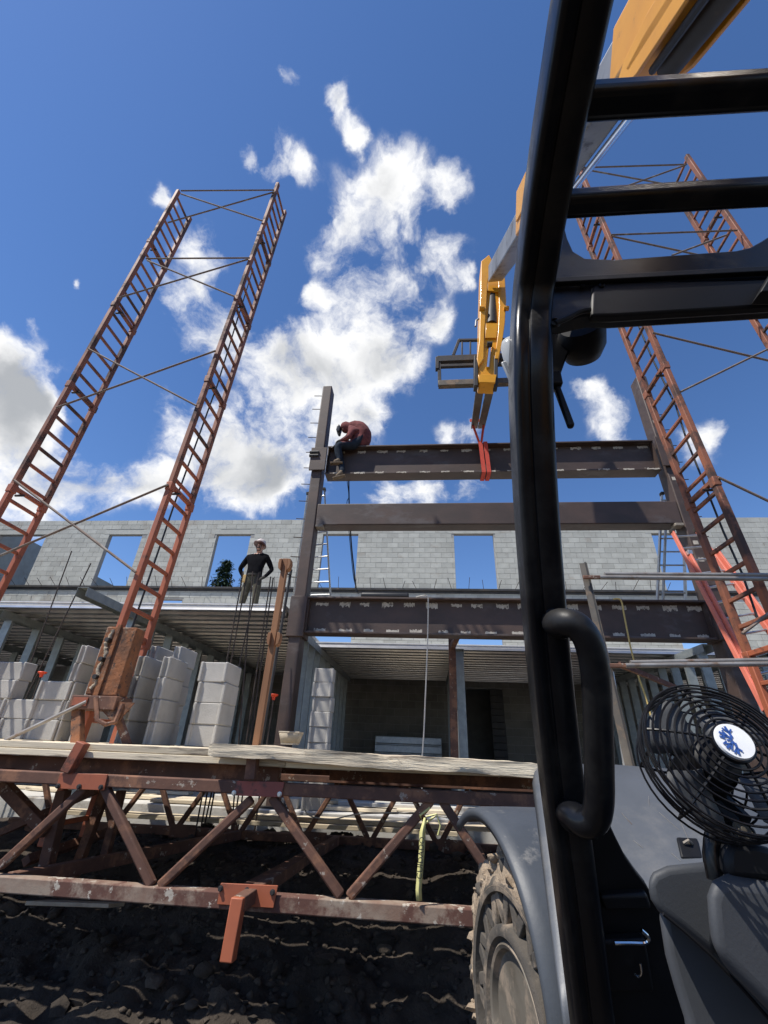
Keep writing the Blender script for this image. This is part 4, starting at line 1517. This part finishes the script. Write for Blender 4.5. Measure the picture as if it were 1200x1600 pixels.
# ------------------------------------------------------------------ tree beyond the wall
def conifer(name, label, base, h, r, n, seed, cone=.75):
    random.seed(seed)
    t = thing(name, base, label, 'tree', 'conifers beyond the block wall')
    b = V(base)
    MB().path([b, b + V((.1, 0, h * .5)), b + V((.15, 0, h * .98))], [.28, .16, .02], 8).build('trunk', 'bark', t)
    mb = MB()
    limbs = MB()
    for i in range(n):
        f = random.random() ** .8
        z = h * (.12 + .88 * f)
        rr = r * (1 - f) ** cone * random.uniform(.55, 1.1) + .15
        an = random.uniform(0, 2 * pi)
        tip = b + V((cos(an) * rr, sin(an) * rr, z - rr * .15))
        root = b + V((.1, 0, z + rr * .1))
        if i % 6 == 0:
            limbs.tube(root, tip, .03, 4, .008)
        for q in range(16):
            c = root.lerp(tip, random.uniform(.45, 1.05)) + V((random.gauss(0, .13), random.gauss(0, .13), random.gauss(0, .1)))
            d = (tip - root).normalized() + V((random.gauss(0, .5), random.gauss(0, .5), random.gauss(-.2, .4)))
            d.normalize()
            sd = d.cross(V((random.random() - .5, random.random() - .5, 1))).normalized()
            L = random.uniform(.14, .3)
            mb.add([c - d * L * .5, c + sd * L * .22, c + d * L * .6, c - sd * L * .22], [(0, 1, 2, 3)])
    limbs.build('limbs', 'bark', t)
    tag(mb.build('crown', 'leaf', t, smooth=0), kind='stuff')


p = P(355, 878, Y=30)
conifer('conifer_tree', 'dark green conifer seen through the window opening beside the standing man', (p.x, 30, -1.7), p.z + 1.7, 2.3, 520, 4)
p = P(395, 880, Y=33)
conifer('conifer_tree', 'second dark conifer just behind the standing man', (p.x, 33, -1.7), p.z + 1.7, 2.6, 420, 8)

# ------------------------------------------------------------------ telehandler
th = thing('telehandler', (.9, 1.2, -1.62), 'yellow boomed telehandler with black cab frame, grey fender and muddy tyre', 'telehandler')


def sweep(path, prof, side):
    """prof: list of (a, b) offsets along side and along the in-plane normal"""
    mb = MB()
    n = len(prof)
    vs, fs = [], []
    side = V(side).normalized()
    for i, p in enumerate(path):
        d = (path[min(i + 1, len(path) - 1)] - path[max(i - 1, 0)]).normalized()
        nrm = d.cross(side).normalized()
        s2 = nrm.cross(d).normalized()
        for a, b in prof:
            vs.append(p + s2 * a + nrm * b)
    for i in range(len(path) - 1):
        for j in range(n):
            fs.append((i * n + j, i * n + (j + 1) % n, (i + 1) * n + (j + 1) % n, (i + 1) * n + j))
    fs.append(tuple(range(n)))
    fs.append(tuple((len(path) - 1) * n + j for j in range(n - 1, -1, -1)))
    mb.add(vs, fs)
    return mb


# front pillar that bends back into the roof rail
pc = [P(932, 1660, D=.85), P(900, 1400, D=.85), P(874, 1200, D=.85), P(853, 1000, D=.85), P(837, 800, D=.85), P(829, 640, D=.85), P(828, 560, D=.86)]
pc += [P(829, 500, D=.90), P(833, 450, D=.90), P(840, 400, D=.86), P(850, 330, Z=.875), P(868, 220, Z=.885), P(888, 110, Z=.895), P(908, 0, Z=.905), P(950, -220, Z=.91)]
pc = smooth_pts(pc, 5)
hw, hd = .036, .04
prof = []


def arc(cx, cy, r, a0, a1, n=4):
    return [(cx + r * cos(radians(lerp(a0, a1, i / n))), cy + r * sin(radians(lerp(a0, a1, i / n)))) for i in range(n + 1)]


prof += arc(hw - .014, hd - .014, .014, 0, 90) + arc(-.004, hd - .004, .004, 90, 180, 2) + [(-.0085, hd - .01), (-.0125, hd - .01)] + arc(-hw + .012, hd - .014, .012, 90, 180)
prof += arc(-hw + .012, -hd + .012, .012, 180, 270) + [(-.0125, -hd + .006), (-.0085, -hd + .006)] + arc(-.004, -hd + .004, .004, 180, 270, 2) + arc(hw - .014, -hd + .014, .014, 270, 360)
sweep(pc, prof, (1, 0, 0)).build('cab_pillar', 'black_paint', th, smooth=40)


def xbar(a, b, w, h, name, m='black_paint', r=.012):
    MB().bar(a, b, w, h).build(name, m, th, bevel=r, seg=3)


xbar(P(895, 160, Z=.89), P(1330, 133, Z=.89), .045, .04, 'roof_bar')
xbar(P(862, 320, Z=.87), P(1330, 292, Z=.87), .04, .038, 'roof_bar')
hd_pts = [(846, 330), (881, 348), (887, 372), (896, 392), (914, 403), (960, 405), (1080, 396), (1150, 391), (1172, 386), (1190, 376), (1215, 360), (1330, 350), (1330, 468), (1200, 476), (960, 491), (925, 490), (905, 494), (880, 500), (846, 500)]
MB().prism([P(*q, Y=.60) for q in hd_pts], (0, .035, 0)).build('roof_header', 'black_paint', th, bevel=.004)
MB().prism([P(*q, Y=.594) for q in [(925, 448), (935, 441), (1165, 437), (1330, 430), (1330, 470), (1200, 477), (958, 492), (924, 492)]], (0, .02, 0)).build('header_flange', 'black_satin', th, bevel=.005)
MB().prism([P(*q, Y=.585) for q in [(862, 433), (1330, 408), (1330, 416), (862, 441)]], (0, .012, 0)).build('header_rib', 'black_satin', th, bevel=.002)
MB().prism([P(*q, Y=.59) for q in [(1172, 478), (1194, 440), (1330, 432), (1330, 474)]], (0, -.03, 0)).build('header_gusset', 'black_satin', th, bevel=.003)
MB().prism([P(*q, Y=.70) for q in [(850, 490), (925, 488), (912, 505), (898, 530), (886, 556), (876, 585), (866, 612), (858, 640), (846, 650)]], (0, .015, 0)).build('corner_gusset', 'black_paint', th, bevel=.003)
MB().path(smooth_pts([P(*q, Y=.59) for q in ((868, 505), (885, 498), (905, 488), (922, 484))], 4), .0055, 8).build('wiring_tube', 'black_satin', th)
for q, r in (((866, 506), .011), ((909, 450), .004), ((939, 449), .006)):
    MB().lathe(P(*q, Y=.597), (0, -1, 0), [(0, r), (.006, r), (.008, r * .6), (.004, r * .55), (.004, .0005)], 14).build('fastener', 'black_satin', th)
# round work lamp and wiper arm under the header
lc = P(908, 522, Y=.69)
MB().lathe(lc, V((.35, 1, -.25)), [(-.02, .042), (.0, .05), (.03, .049), (.055, .038), (.068, .015), (.07, .001)], 24).build('work_lamp', 'black_satin', th, smooth=60)
MB().box(P(935, 503, Y=.69), (.018, .02, .03)).build('lamp_bracket', 'black_satin', th, bevel=.004)
MB().bar(P(864, 590, Y=.66), P(893, 668, Y=.66), .012, .014, up=(0, 1, 0)).build('wiper_arm', 'black_satin', th, bevel=.005, seg=3)
MB().box(P(866, 594, Y=.655), (.026, .02, .035)).build('wiper_hub', 'black_satin', th, bevel=.004)
# pale side lamp peeping out behind the pillar
MB().lathe(P(801, 553, D=.93), V((-.15, -.2, 1)), [(-.036, .017), (-.02, .021), (.02, .021), (.033, .016), (.036, .001)], 16).build('side_lamp', 'lens_glass', th, smooth=60)
MB().bar(P(787, 565, D=.92), P(805, 606, D=.90), .013, .006, up=(0, 1, 0)).build('side_lamp_bracket', 'lens_glass', th, bevel=.003)

# grab handle
hp_ = smooth_pts([P(866, 974, D=.81), P(882, 972, D=.77), P(903, 979, D=.755), P(920, 1005, D=.75), P(930, 1050, D=.75), P(934, 1120, D=.75), P(936, 1200, D=.75), P(936, 1250, D=.75), P(930, 1277, D=.755), P(915, 1286, D=.765), P(897, 1275, D=.79), P(886, 1268, D=.82)], 6)
MB().path(hp_, .024, 18).build('grab_handle', 'black_paint', th, smooth=60)
for q in ((872, 973), (895, 1272)):
    MB().lathe(P(*q, D=.815), (.25, -1, 0), [(0, .031), (.012, .031), (.016, .026)], 20).build('handle_flange', 'black_satin', th)
MB().path([P(886, 1010, D=.82), P(895, 1120, D=.82), P(905, 1262, D=.82)], .0022, 6).build('edge_strip', 'tan_leather', th)

# cab front sheets below the pillar
blk = [(912, 1284), (952, 1286), (962, 1308), (978, 1340), (996, 1366), (1012, 1386), (1030, 1420), (1060, 1480), (1075, 1560), (1090, 1660), (935, 1660), (922, 1500)]
MB().prism([P(*q, D=.86) for q in blk], (0, .015, .01)).build('front_sheet', 'black_satin', th, bevel=.003)
MB().prism([P(*q, D=.845) for q in [(938, 1402), (1012, 1398), (1020, 1422), (945, 1424)]], (0, .02, .01)).build('inner_ledge', 'black_satin', th, bevel=.006)
MB().prism([P(*q, D=.84) for q in [(922, 1472), (1010, 1470), (1024, 1552), (930, 1552)]], (0, .02, .01)).build('inner_box', 'black_satin', th, bevel=.006)
MB().path(smooth_pts([P(*q, D=.82) for q in ((960, 1473), (985, 1473), (1008, 1473), (1013, 1465), (1002, 1454))], 4), .0035, 8).build('latch_hook', 'chrome', th)
MB().path(smooth_pts([P(*q, D=.83) for q in ((992, 1522), (997, 1526), (1002, 1520), (1000, 1505))], 4), .002, 6).build('latch_pin', 'chrome', th)

# grey hood sheet sloping away in front of the cab
top = [(834, 1225), (837, 1207), (846, 1198), (870, 1196), (950, 1196), (1040, 1203), (1130, 1212), (1260, 1228)]
bot = [(884, 1620), (886, 1620), (890, 1620), (905, 1610), (980, 1560), (1060, 1520), (1140, 1500), (1260, 1490)]
rows = []
for i in range(9):
    f = i / 8
    rows.append([P(*a, Y=1.95).lerp(P(*b, Y=1.42), f) for a, b in zip(top, bot)])
MB().sheet(rows).build('hood', 'grey_panel', th, smooth=60, solid=.012)


def hood_at(px, py):
    best = None
    for i in range(8):
        for j in range(len(top) - 1):
            for fi in range(6):
                for fj in range(6):
                    q = rows[i][j].lerp(rows[i][j + 1], fj / 6).lerp(rows[i + 1][j].lerp(rows[i + 1][j + 1], fj / 6), fi / 6)
                    z = q.dot(fwd)
                    e = (600 + F_PX * q.dot(CR) / z - px) ** 2 + (800 - F_PX * q.dot(CU) / z - py) ** 2
                    if best is None or e < best[0]:
                        best = (e, q)
    return best[1]


hrow = (rows[5][4] - rows[4][4]).normalized()
hnrm = hrow.cross(V((1, 0, 0))).normalized()
if hnrm.z < 0:
    hnrm = -hnrm
bc = hood_at(1083, 1332) + hnrm * .008
MB().box(bc, (.06, .07, .01), Matrix((V((1, 0, 0)), hrow, hnrm)).transposed()).build('hood_recess', 'black_satin', th, bevel=.005)
MB().path([bc + V((-.012, 0, .012)), bc + V((0, -.006, .02)), bc + V((.012, .004, .012)), bc + V((.0, .012, .016))], .005, 6).build('hood_bolt', 'fork_steel', th)
for k, (a, b) in enumerate((((1012, 1246), (1020, 1262)), ((1030, 1272), (1056, 1302)), ((1066, 1280), (1082, 1318)), ((1048, 1336), (1060, 1349)), ((978, 1243), (986, 1250)),
                            ((972, 1274), (990, 1290)), ((1000, 1230), (1002, 1240)), ((1020, 1300), (1030, 1316)), ((1040, 1222), (1046, 1233)), ((990, 1318), (1002, 1330)), ((960, 1250), (966, 1258)))):
    A, B = hood_at(*a) + hnrm * .0075, hood_at(*b) + hnrm * .0075
    if k in (0, 1, 2, 3, 5, 9):
        MB().bar(A, B, .0007, .0012, up=hnrm).build('scratch', 'tube_grey', th, smooth=0)

# fender over the steered front wheel
WF = V((-.242, .970, 0))
WR = V((.970, .242, 0))
O = V((.292, 2.6, 0))


def fpt(a, r, s, s0=.12, zc=-.86):
    return O + WF * (s0 + r * cos(radians(a))) + V((0, 0, zc + r * sin(radians(a)))) + WR * s


rows = []
for i in range(29):
    a = lerp(58, 195, i / 28)
    rows.append([fpt(a, .575, .012), fpt(a, .605, .0), fpt(a, .619, .008), fpt(a, .628, .06), fpt(a, .63, .2), fpt(a, .63, .34), fpt(a, .625, .46)])
MB().sheet(rows).build('fender', 'fender_plastic', th, smooth=70, solid=.008)

# front wheel
WZ = -1.0
wc = O + WR * .085 + WF * .02 + V((0, 0, WZ))
axl = -WR                                   # outward
wheel = MB().lathe(wc, axl, [(-.36, .40), (-.36, .50), (-.33, .55), (-.18, .565), (-.04, .55), (.0, .50), (.012, .475), (.008, .45), (-.06, .44), (-.06, .345), (.008, .335), (.016, .32), (.012, .295), (-.02, .283), (-.03, .27)], 72)
wheel = wheel.build('wheel', 'rubber', th, smooth=40)
mb = MB()
mb.lathe(wc, axl, [(-.028, .284), (-.005, .279), (.004, .268), (-.002, .256), (-.05, .238), (-.13, .225), (-.14, .2), (-.10, .19), (-.095, .13), (-.15, .11), (-.15, .0)], 48)
mb.build('rim', 'rim_steel', wheel, smooth=40)
s_, u_, _ = frame(axl)
for k in range(10):
    a = 2 * pi * k / 10
    c = wc + axl * -.1 + (s_ * cos(a) + u_ * sin(a)) * .16
    MB().tube(c, c + axl * .03, .012, 6).build('wheel_nut', 'rim_steel', wheel)
# zigzag ribs across the open sidewall, and tread lugs
nl = 16
for k in range(nl):
    a = 2 * pi * k / nl
    def pol(an, r):
        return (s_ * cos(an) + u_ * sin(an)) * r
    st_ = 2 * pi / nl
    for (aa, ab) in ((a - st_ * .5, a - st_ * .12), (a + st_ * .5, a + st_ * .12)):
        MB().bar(wc + axl * -.022 + pol(aa, .335), wc + axl * -.022 + pol(ab, .452), .05, .026, up=axl).build('sidewall_rib', 'rubber', wheel, bevel=.006)
for k in range(26):
    a = 2 * pi * k / 26
    rd = s_ * cos(a) + u_ * sin(a)
    tg = -s_ * sin(a) + u_ * cos(a)
    b0 = wc + rd * .545
    MB().bar(b0 + axl * -.01, b0 - axl * .2 + tg * .1 + rd * .015, .075, .06, up=rd).build('tread_lug', 'mud' if k % 3 else 'rubber', wheel, bevel=.015)
# mud caked on the tread
mb = MB()
random.seed(9)
n1, n2 = 150, 26
rows = []
for i in range(n1 + 1):
    a = 2 * pi * (i % n1) / n1
    rd = s_ * cos(a) + u_ * sin(a)
    row = []
    for j in range(n2 + 1):
        w = lerp(.012, -.37, j / n2)
        e = min(j, n2 - j) / 3
        e = min(1, e)
        pp = rd * 6 + V((w * 22, w * 7, 0))
        nzv = vnoise(pp.x * 1.1, pp.y * 1.1, pp.z * 1.1 + w * 14, 5)
        lug = .022 * sin((i + j * .9) * .55)
        r = .52 + e * (.085 + .085 * nzv + lug) - (1 - e) * .05
        row.append(wc + axl * w + rd * max(r, .45))
    rows.append(row)
mb.sheet(rows)
for k in range(620):
    a = random.uniform(0, 2 * pi)
    rd = s_ * cos(a) + u_ * sin(a)
    c = wc + axl * random.uniform(-.32, -.01) + rd * random.uniform(.5, .58)
    clod(mb, c.x, c.y, c.z, random.choice([.01, .014, .02, .03, .042]))
tag(mb.build('caked_mud', 'mud', wheel, smooth=50), kind='stuff')

# dashboard pods
def pod(pts, Y, th_, name, m='dash_plastic', bev=.02, lean=0):
    cx = sum(q[0] for q in pts) / len(pts)
    cy = sum(q[1] for q in pts) / len(pts)
    vec = P(cx, cy, Y=Y).normalized() * th_
    MB().prism([P(*q, Y=Y) for q in pts], vec).build(name, m, th, bevel=bev, seg=5, smooth=50)


pod([(1010, 1378), (1020, 1362), (1042, 1352), (1100, 1346), (1122, 1356), (1128, 1420), (1120, 1500), (1060, 1448), (1028, 1424), (1016, 1405)], .66, .16, 'dash_pod', bev=.009)
pod([(1103, 1398), (1112, 1374), (1136, 1362), (1180, 1370), (1260, 1388), (1330, 1700), (1260, 1640), (1160, 1540), (1112, 1490), (1106, 1440)], .56, .16, 'dash_pod', bev=.013)
pod([(1026, 1412), (1075, 1415), (1135, 1465), (1260, 1580), (1320, 1700), (1090, 1700), (1076, 1640), (1068, 1590), (1052, 1540), (1038, 1490)], .70, .14, 'side_panel', bev=.012)
MB().path([P(*q, Y=.605) for q in ((1036, 1428), (1070, 1456), (1112, 1494), (1160, 1545), (1210, 1602))], .0018, 6).build('panel_trim', 'black_satin', th)

# boom ------------------------------------------------------------
bA, bB = V((1.24, 1.1, 3.62)), V((1.396, 5.3, 8.015))
bd = (bB - bA).normalized()
bs = bd.cross(V((0, 0, 1))).normalized()
bu = bs.cross(bd).normalized()


def bp(t, a=0, b=0):
    return bA + (bB - bA) * t + bs * a + bu * b


MB().bar(bp(-.62), bp(-.005), .25, .30).build('boom_outer', 'yellow_paint', th, bevel=.02)
MB().bar(bp(-.06), bp(.42), .21, .25).build('boom_middle', 'boom_steel', th, bevel=.02)
MB().bar(bp(.41), bp(.97), .26, .29).build('boom_inner', 'boom_steel', th, bevel=.02)
MB().bar(bp(.375), bp(.43), .40, .44).build('boom_collar', 'yellow_paint', th, bevel=.012)
MB().bar(bp(.33, -.2, .05), bp(.415, -.2, .05), .035, .30).build('collar_cheek', 'yellow_paint', th, bevel=.006)
# cylinder cradle on the underside of the outer boom
for s in (-.14, .12):
    pts = [bp(-.38, s, -.1), bp(-.09, s, -.1), bp(-.05, s, -.14), bp(-.036, s, -.2), bp(-.045, s, -.26), bp(-.08, s, -.30), bp(-.2, s, -.29), bp(-.38, s, -.24)]
    MB().prism(pts, bs * .02).build('cradle_cheek', 'yellow_paint', th, bevel=.005)
MB().prism([bp(-.38, -.14, -.17), bp(-.09, -.14, -.17), bp(-.055, -.14, -.2), bp(-.062, -.14, -.23), bp(-.38, -.14, -.2)], bs * .26).build('cradle_floor', 'yellow_paint', th, bevel=.006)
MB().tube(bp(-.5, .05, -.27), bp(-.075, .03, -.27), .06, 16).build('lift_cylinder', 'dark_steel', th)
MB().tube(bp(-.06, .13, -.16), bp(.4, .13, -.14), .03, 14).build('cylinder_rod', 'chrome', th)
MB().path([bp(-.4, -.06, -.30), bp(-.2, -.08, -.31), bp(-.08, -.06, -.29)], .02, 8).build('hose', 'hose', th)
# gooseneck head, built in the photo's frontal outline with depth
HY = 5.35
hl = [(752, 408), (764, 398), (777, 420), (789, 433), (791, 470), (789, 505), (784, 540), (779, 565), (772, 575), (776, 590), (762, 592), (746, 590), (748, 572), (745, 560), (749, 530), (750, 480), (751, 440)]
for q in (0, .30):
    MB().prism([P(*v, Y=HY + q) for v in hl], (0, .03, 0)).build('head_cheek', 'yellow_paint', th, bevel=.006)


MB().prism([P(768 + (v[0] - 768) * .86, 500 + (v[1] - 500) * .95, Y=HY + .09) for v in hl], (0, .2, 0)).build('head_core', 'dark_steel', th)


def head_box(pts, y0, y1, name, m='yellow_paint', bev=.008):
    MB().prism([P(*v, Y=HY + y0) for v in pts], (0, y1 - y0, 0)).build(name, m, th, bevel=bev)


head_box([(752, 408), (764, 398), (770, 410), (762, 440), (760, 480), (757, 520), (756, 560), (748, 572), (745, 560), (749, 530), (750, 480), (751, 440)], -.04, .36, 'head_side', bev=.01)
head_box([(778, 424), (789, 433), (791, 470), (789, 505), (784, 540), (779, 560), (773, 560), (778, 520), (780, 480), (779, 450)], -.04, .36, 'head_side', bev=.01)
head_box([(761, 420), (781, 426), (780, 456), (762, 454)], -.035, .1, 'head_bridge')
head_box([(759, 505), (779, 505), (776, 528), (758, 528)], -.03, .1, 'head_bridge')
MB().tube(P(769, 455, Y=HY + .1), P(768, 508, Y=HY + .05), .1, 14).build('tilt_cylinder', 'dark_steel', th)
MB().tube(P(766, 540, Y=HY - .02), P(762, 575, Y=HY - .02), .03, 10).build('tilt_rod', 'chrome', th)
for q in ((753, 482), (791, 482), (765, 538)):
    MB().tube(P(q[0] - 4, q[1], Y=HY - .05), P(q[0] + 4, q[1], Y=HY - .05), .045, 12).build('head_pin', 'yellow_paint' if q[0] != 765 else 'dark_steel', th)
MB().path([P(748, 498, Y=HY), P(744, 501, Y=HY), P(743, 510, Y=HY)], .018, 8).build('head_hook', 'boom_steel', th)
head_box([(747, 585), (776, 585), (774, 598), (749, 597)], -.06, .2, 'coupler', 'yellow_paint')
for q in (744, 775):
    head_box([(q - 3, 555), (q + 3, 555), (q + 3, 602), (q - 3, 602)], -.03, .12, 'coupler_ear', 'dark_steel')
# fork carriage and forks
CY = 5.75


def cbar(a, b, w, h, name, m='dark_steel', ya=CY, yb=CY):
    MB().bar(P(*a, Y=ya), P(*b, Y=yb), w, h).build(name, m, th, bevel=.006)


cbar((683, 563), (850, 556), .09, .14, 'carriage_rail')
cbar((684, 573), (850, 567), .06, .06, 'carriage_rail')
cbar((685, 601), (850, 595), .1, .12, 'carriage_rail', 'fork_steel')
cbar((686, 560), (687, 603), .06, .06, 'carriage_upright')
cbar((683, 560), (683, 578), .09, .06, 'carriage_upright')
cbar((716, 532), (850, 530), .05, .05, 'load_guard_bar')
cbar((708, 556), (717, 532), .05, .05, 'load_guard_bar')
for q in (722, 735, 750, 770, 785):
    cbar((q, 557), (q, 532), .03, .03, 'load_guard_bar')
for k, (x0, x1) in enumerate(((750, 741), (766, 752))):
    fk = MB()
    MB().bar(P(x0, 598, Y=CY - .1), P(x0 - 1, 612, Y=CY - .1), .13, .06, up=(0, 1, 0)).build('fork_shank', 'fork_steel', th, bevel=.006)
    a, b = P(x0 - .5, 609, Y=CY - .1), P(x1, 668, Y=CY + 1.25)
    MB().bar(a, b, .13, .055).build('fork_blade', 'fork_steel', th, bevel=.008)

# cab floor, seat tub and chassis carry on behind the photographer's right
MB().box2((.5, -1.6, -1.0), (1.9, 2.6, -.62)).build('chassis', 'black_satin', th, bevel=.03)
MB().box2((1.05, -2.6, -.6), (1.5, -1.4, 2.0)).build('boom_tower', 'yellow_paint', th, bevel=.03)
for (x, y) in ((1.75, 2.5), (.45, -1.5), (1.75, -1.5)):
    w2 = MB().lathe((x + .18, y, -1.0), (-1, 0, 0), [(0, .3), (0, .5), (.03, .57), (.33, .57), (.36, .5), (.36, .3), (.3, .27), (.3, .0)], 40).build('wheel', 'rubber', th, smooth=40)

# ------------------------------------------------------------------ cab fan
FS = .73
fcn = P(1128, 1177, Y=.54)
fn = V((.0, -.93, .36)).normalized()
fan = thing('cab_fan', fcn - V((0, 0, .16)), 'black round cab fan with wire guard and white snowflake badge on the dashboard', 'fan')
fs_, fu_, _ = frame(fn)


def ring(r, dpt, wire, name, n=48):
    MB().path([fcn + fn * dpt + (fs_ * cos(2 * pi * k / n) + fu_ * sin(2 * pi * k / n)) * r for k in range(n)], wire, 6, closed=True).build(name, 'black_paint', fan, smooth=60)


R0 = .098 * FS
for k in range(9):
    r = lerp(.024, R0, k / 8)
    ring(r, .022 * (1 - (r / R0) ** 2) + .004, .00115, 'front_guard_ring')
for k in range(6):
    a = 2 * pi * k / 6 + .3
    dv = fs_ * cos(a) + fu_ * sin(a)
    MB().path([fcn + fn * (.022 * (1 - (r / R0) ** 2) + .002) + dv * r for r in (.018, .035, .055, R0)], .0015, 6).build('front_guard_spoke', 'black_paint', fan)
for k in range(4):
    ring(R0 + .002 * (k > 0) - .0012 * k, -.008 * k - .002, .0014, 'rim_ring')
for k in range(4):
    r = lerp(.03, R0 - .006, k / 3)
    ring(r, -.045 - .012 * (1 - (r / R0) ** 2), .0012, 'rear_guard_ring', 40)
for k in range(8):
    a = 2 * pi * k / 8
    dv = fs_ * cos(a) + fu_ * sin(a)
    MB().path([fcn + fn * -.004 + dv * R0, fcn + fn * -.04 + dv * (R0 - .004), fcn + fn * -.055 + dv * .04, fcn + fn * -.058 + dv * .02], .0014, 6).build('rear_guard_spoke', 'black_paint', fan)
MB().lathe(fcn, -fn, [(.03, .026), (.05, .027), (.085, .024), (.09, .018), (.092, .001)], 24).build('motor', 'black_satin', fan, smooth=50)
hub = MB().lathe(fcn, fn, [(-.032, .022), (-.012, .022), (-.008, .017), (-.006, .001)], 20).build('hub', 'black_satin', fan, smooth=40)
for k in range(4):
    a0 = 2 * pi * k / 4 + .75
    rows = []
    for i in range(7):
        r = lerp(.015, .066, i / 6)
        half = lerp(.25, .55, min(1, i / 4)) if i < 6 else .42
        row = []
        for j in range(5):
            a = a0 + lerp(-half, half, j / 4)
            w = lerp(-.010, .010, j / 4)
            row.append(fcn + fn * (-.022 + w) + (fs_ * cos(a) + fu_ * sin(a)) * r)
        rows.append(row)
    MB().sheet(rows).build('blade', 'dash_plastic', fan, smooth=60, solid=.0015)
bdg = MB().lathe(fcn + fn * .026, fn, [(-.004, .0172), (.002, .0172), (.004, .0163), (.0046, .001)], 40).build('badge', 'badge_white', fan, smooth=40)
MB().lathe(fcn + fn * .0245, fn, [(-.003, .0188), (.0025, .0188), (.003, .0176)], 40).build('badge_ring', 'black_paint', bdg, smooth=40)
# half a snowflake printed in blue
mb = MB()
ux, uy = fs_, fu_


def bpt(x, y):
    return fcn + fn * .0312 - ux * x * .63 + uy * y * .63


def mark(x0, y0, x1, y1, w):
    mb.bar(bpt(x0, y0), bpt(x1, y1), w * .52, .0004, up=fn)


for sgn in (1, -1):
    mark(-.004, .002 * sgn, -.019, .012 * sgn, .0042)
    mark(-.003, .004 * sgn, -.006, .021 * sgn, .0042)
    mark(-.009, .0065 * sgn, -.018, .005 * sgn, .003)
    mark(-.009, .0065 * sgn, -.0135, .0145 * sgn, .003)
    mark(-.0045, .012 * sgn, -.0115, .0185 * sgn, .003)
    mark(-.0045, .011 * sgn, .0015, .0165 * sgn, .003)
    mark(-.0145, .002 * sgn, -.021, .006 * sgn, .0028)
mark(-.006, 0, -.013, 0, .0028)
mb.build('snowflake_print', 'badge_blue', bdg, smooth=0)
# bracket down to the dash
st = P(1150, 1292, Y=.58)
MB().prism([P(*q, Y=.57) for q in [(1118, 1283), (1180, 1293), (1188, 1312), (1182, 1326), (1140, 1326), (1128, 1310)]], (0, .02, 0)).build('bracket_plate', 'black_satin', fan, bevel=.003)
MB().path(smooth_pts([P(*q, Y=.585) for q in ((1122, 1285), (1113, 1310), (1112, 1340), (1118, 1375))], 4), .0075, 10).build('bracket_arm', 'black_paint', fan, smooth=60)
MB().prism([P(*q, Y=.565) for q in [(1138, 1318), (1180, 1318), (1215, 1328), (1225, 1380), (1140, 1374), (1136, 1345)]], (0, .05, 0)).build('mount_block', 'black_satin', fan, bevel=.006)
MB().lathe(P(1157, 1299, Y=.568), (0, -1, 0), [(0, .009), (.003, .009), (.003, .006), (.010, .006)], 6).build('clamp_bolt', 'rim_steel', fan)
MB().tube(P(1160, 1288, Y=.572), fcn - fn * .07, .012, 10).build('neck', 'black_satin', fan)
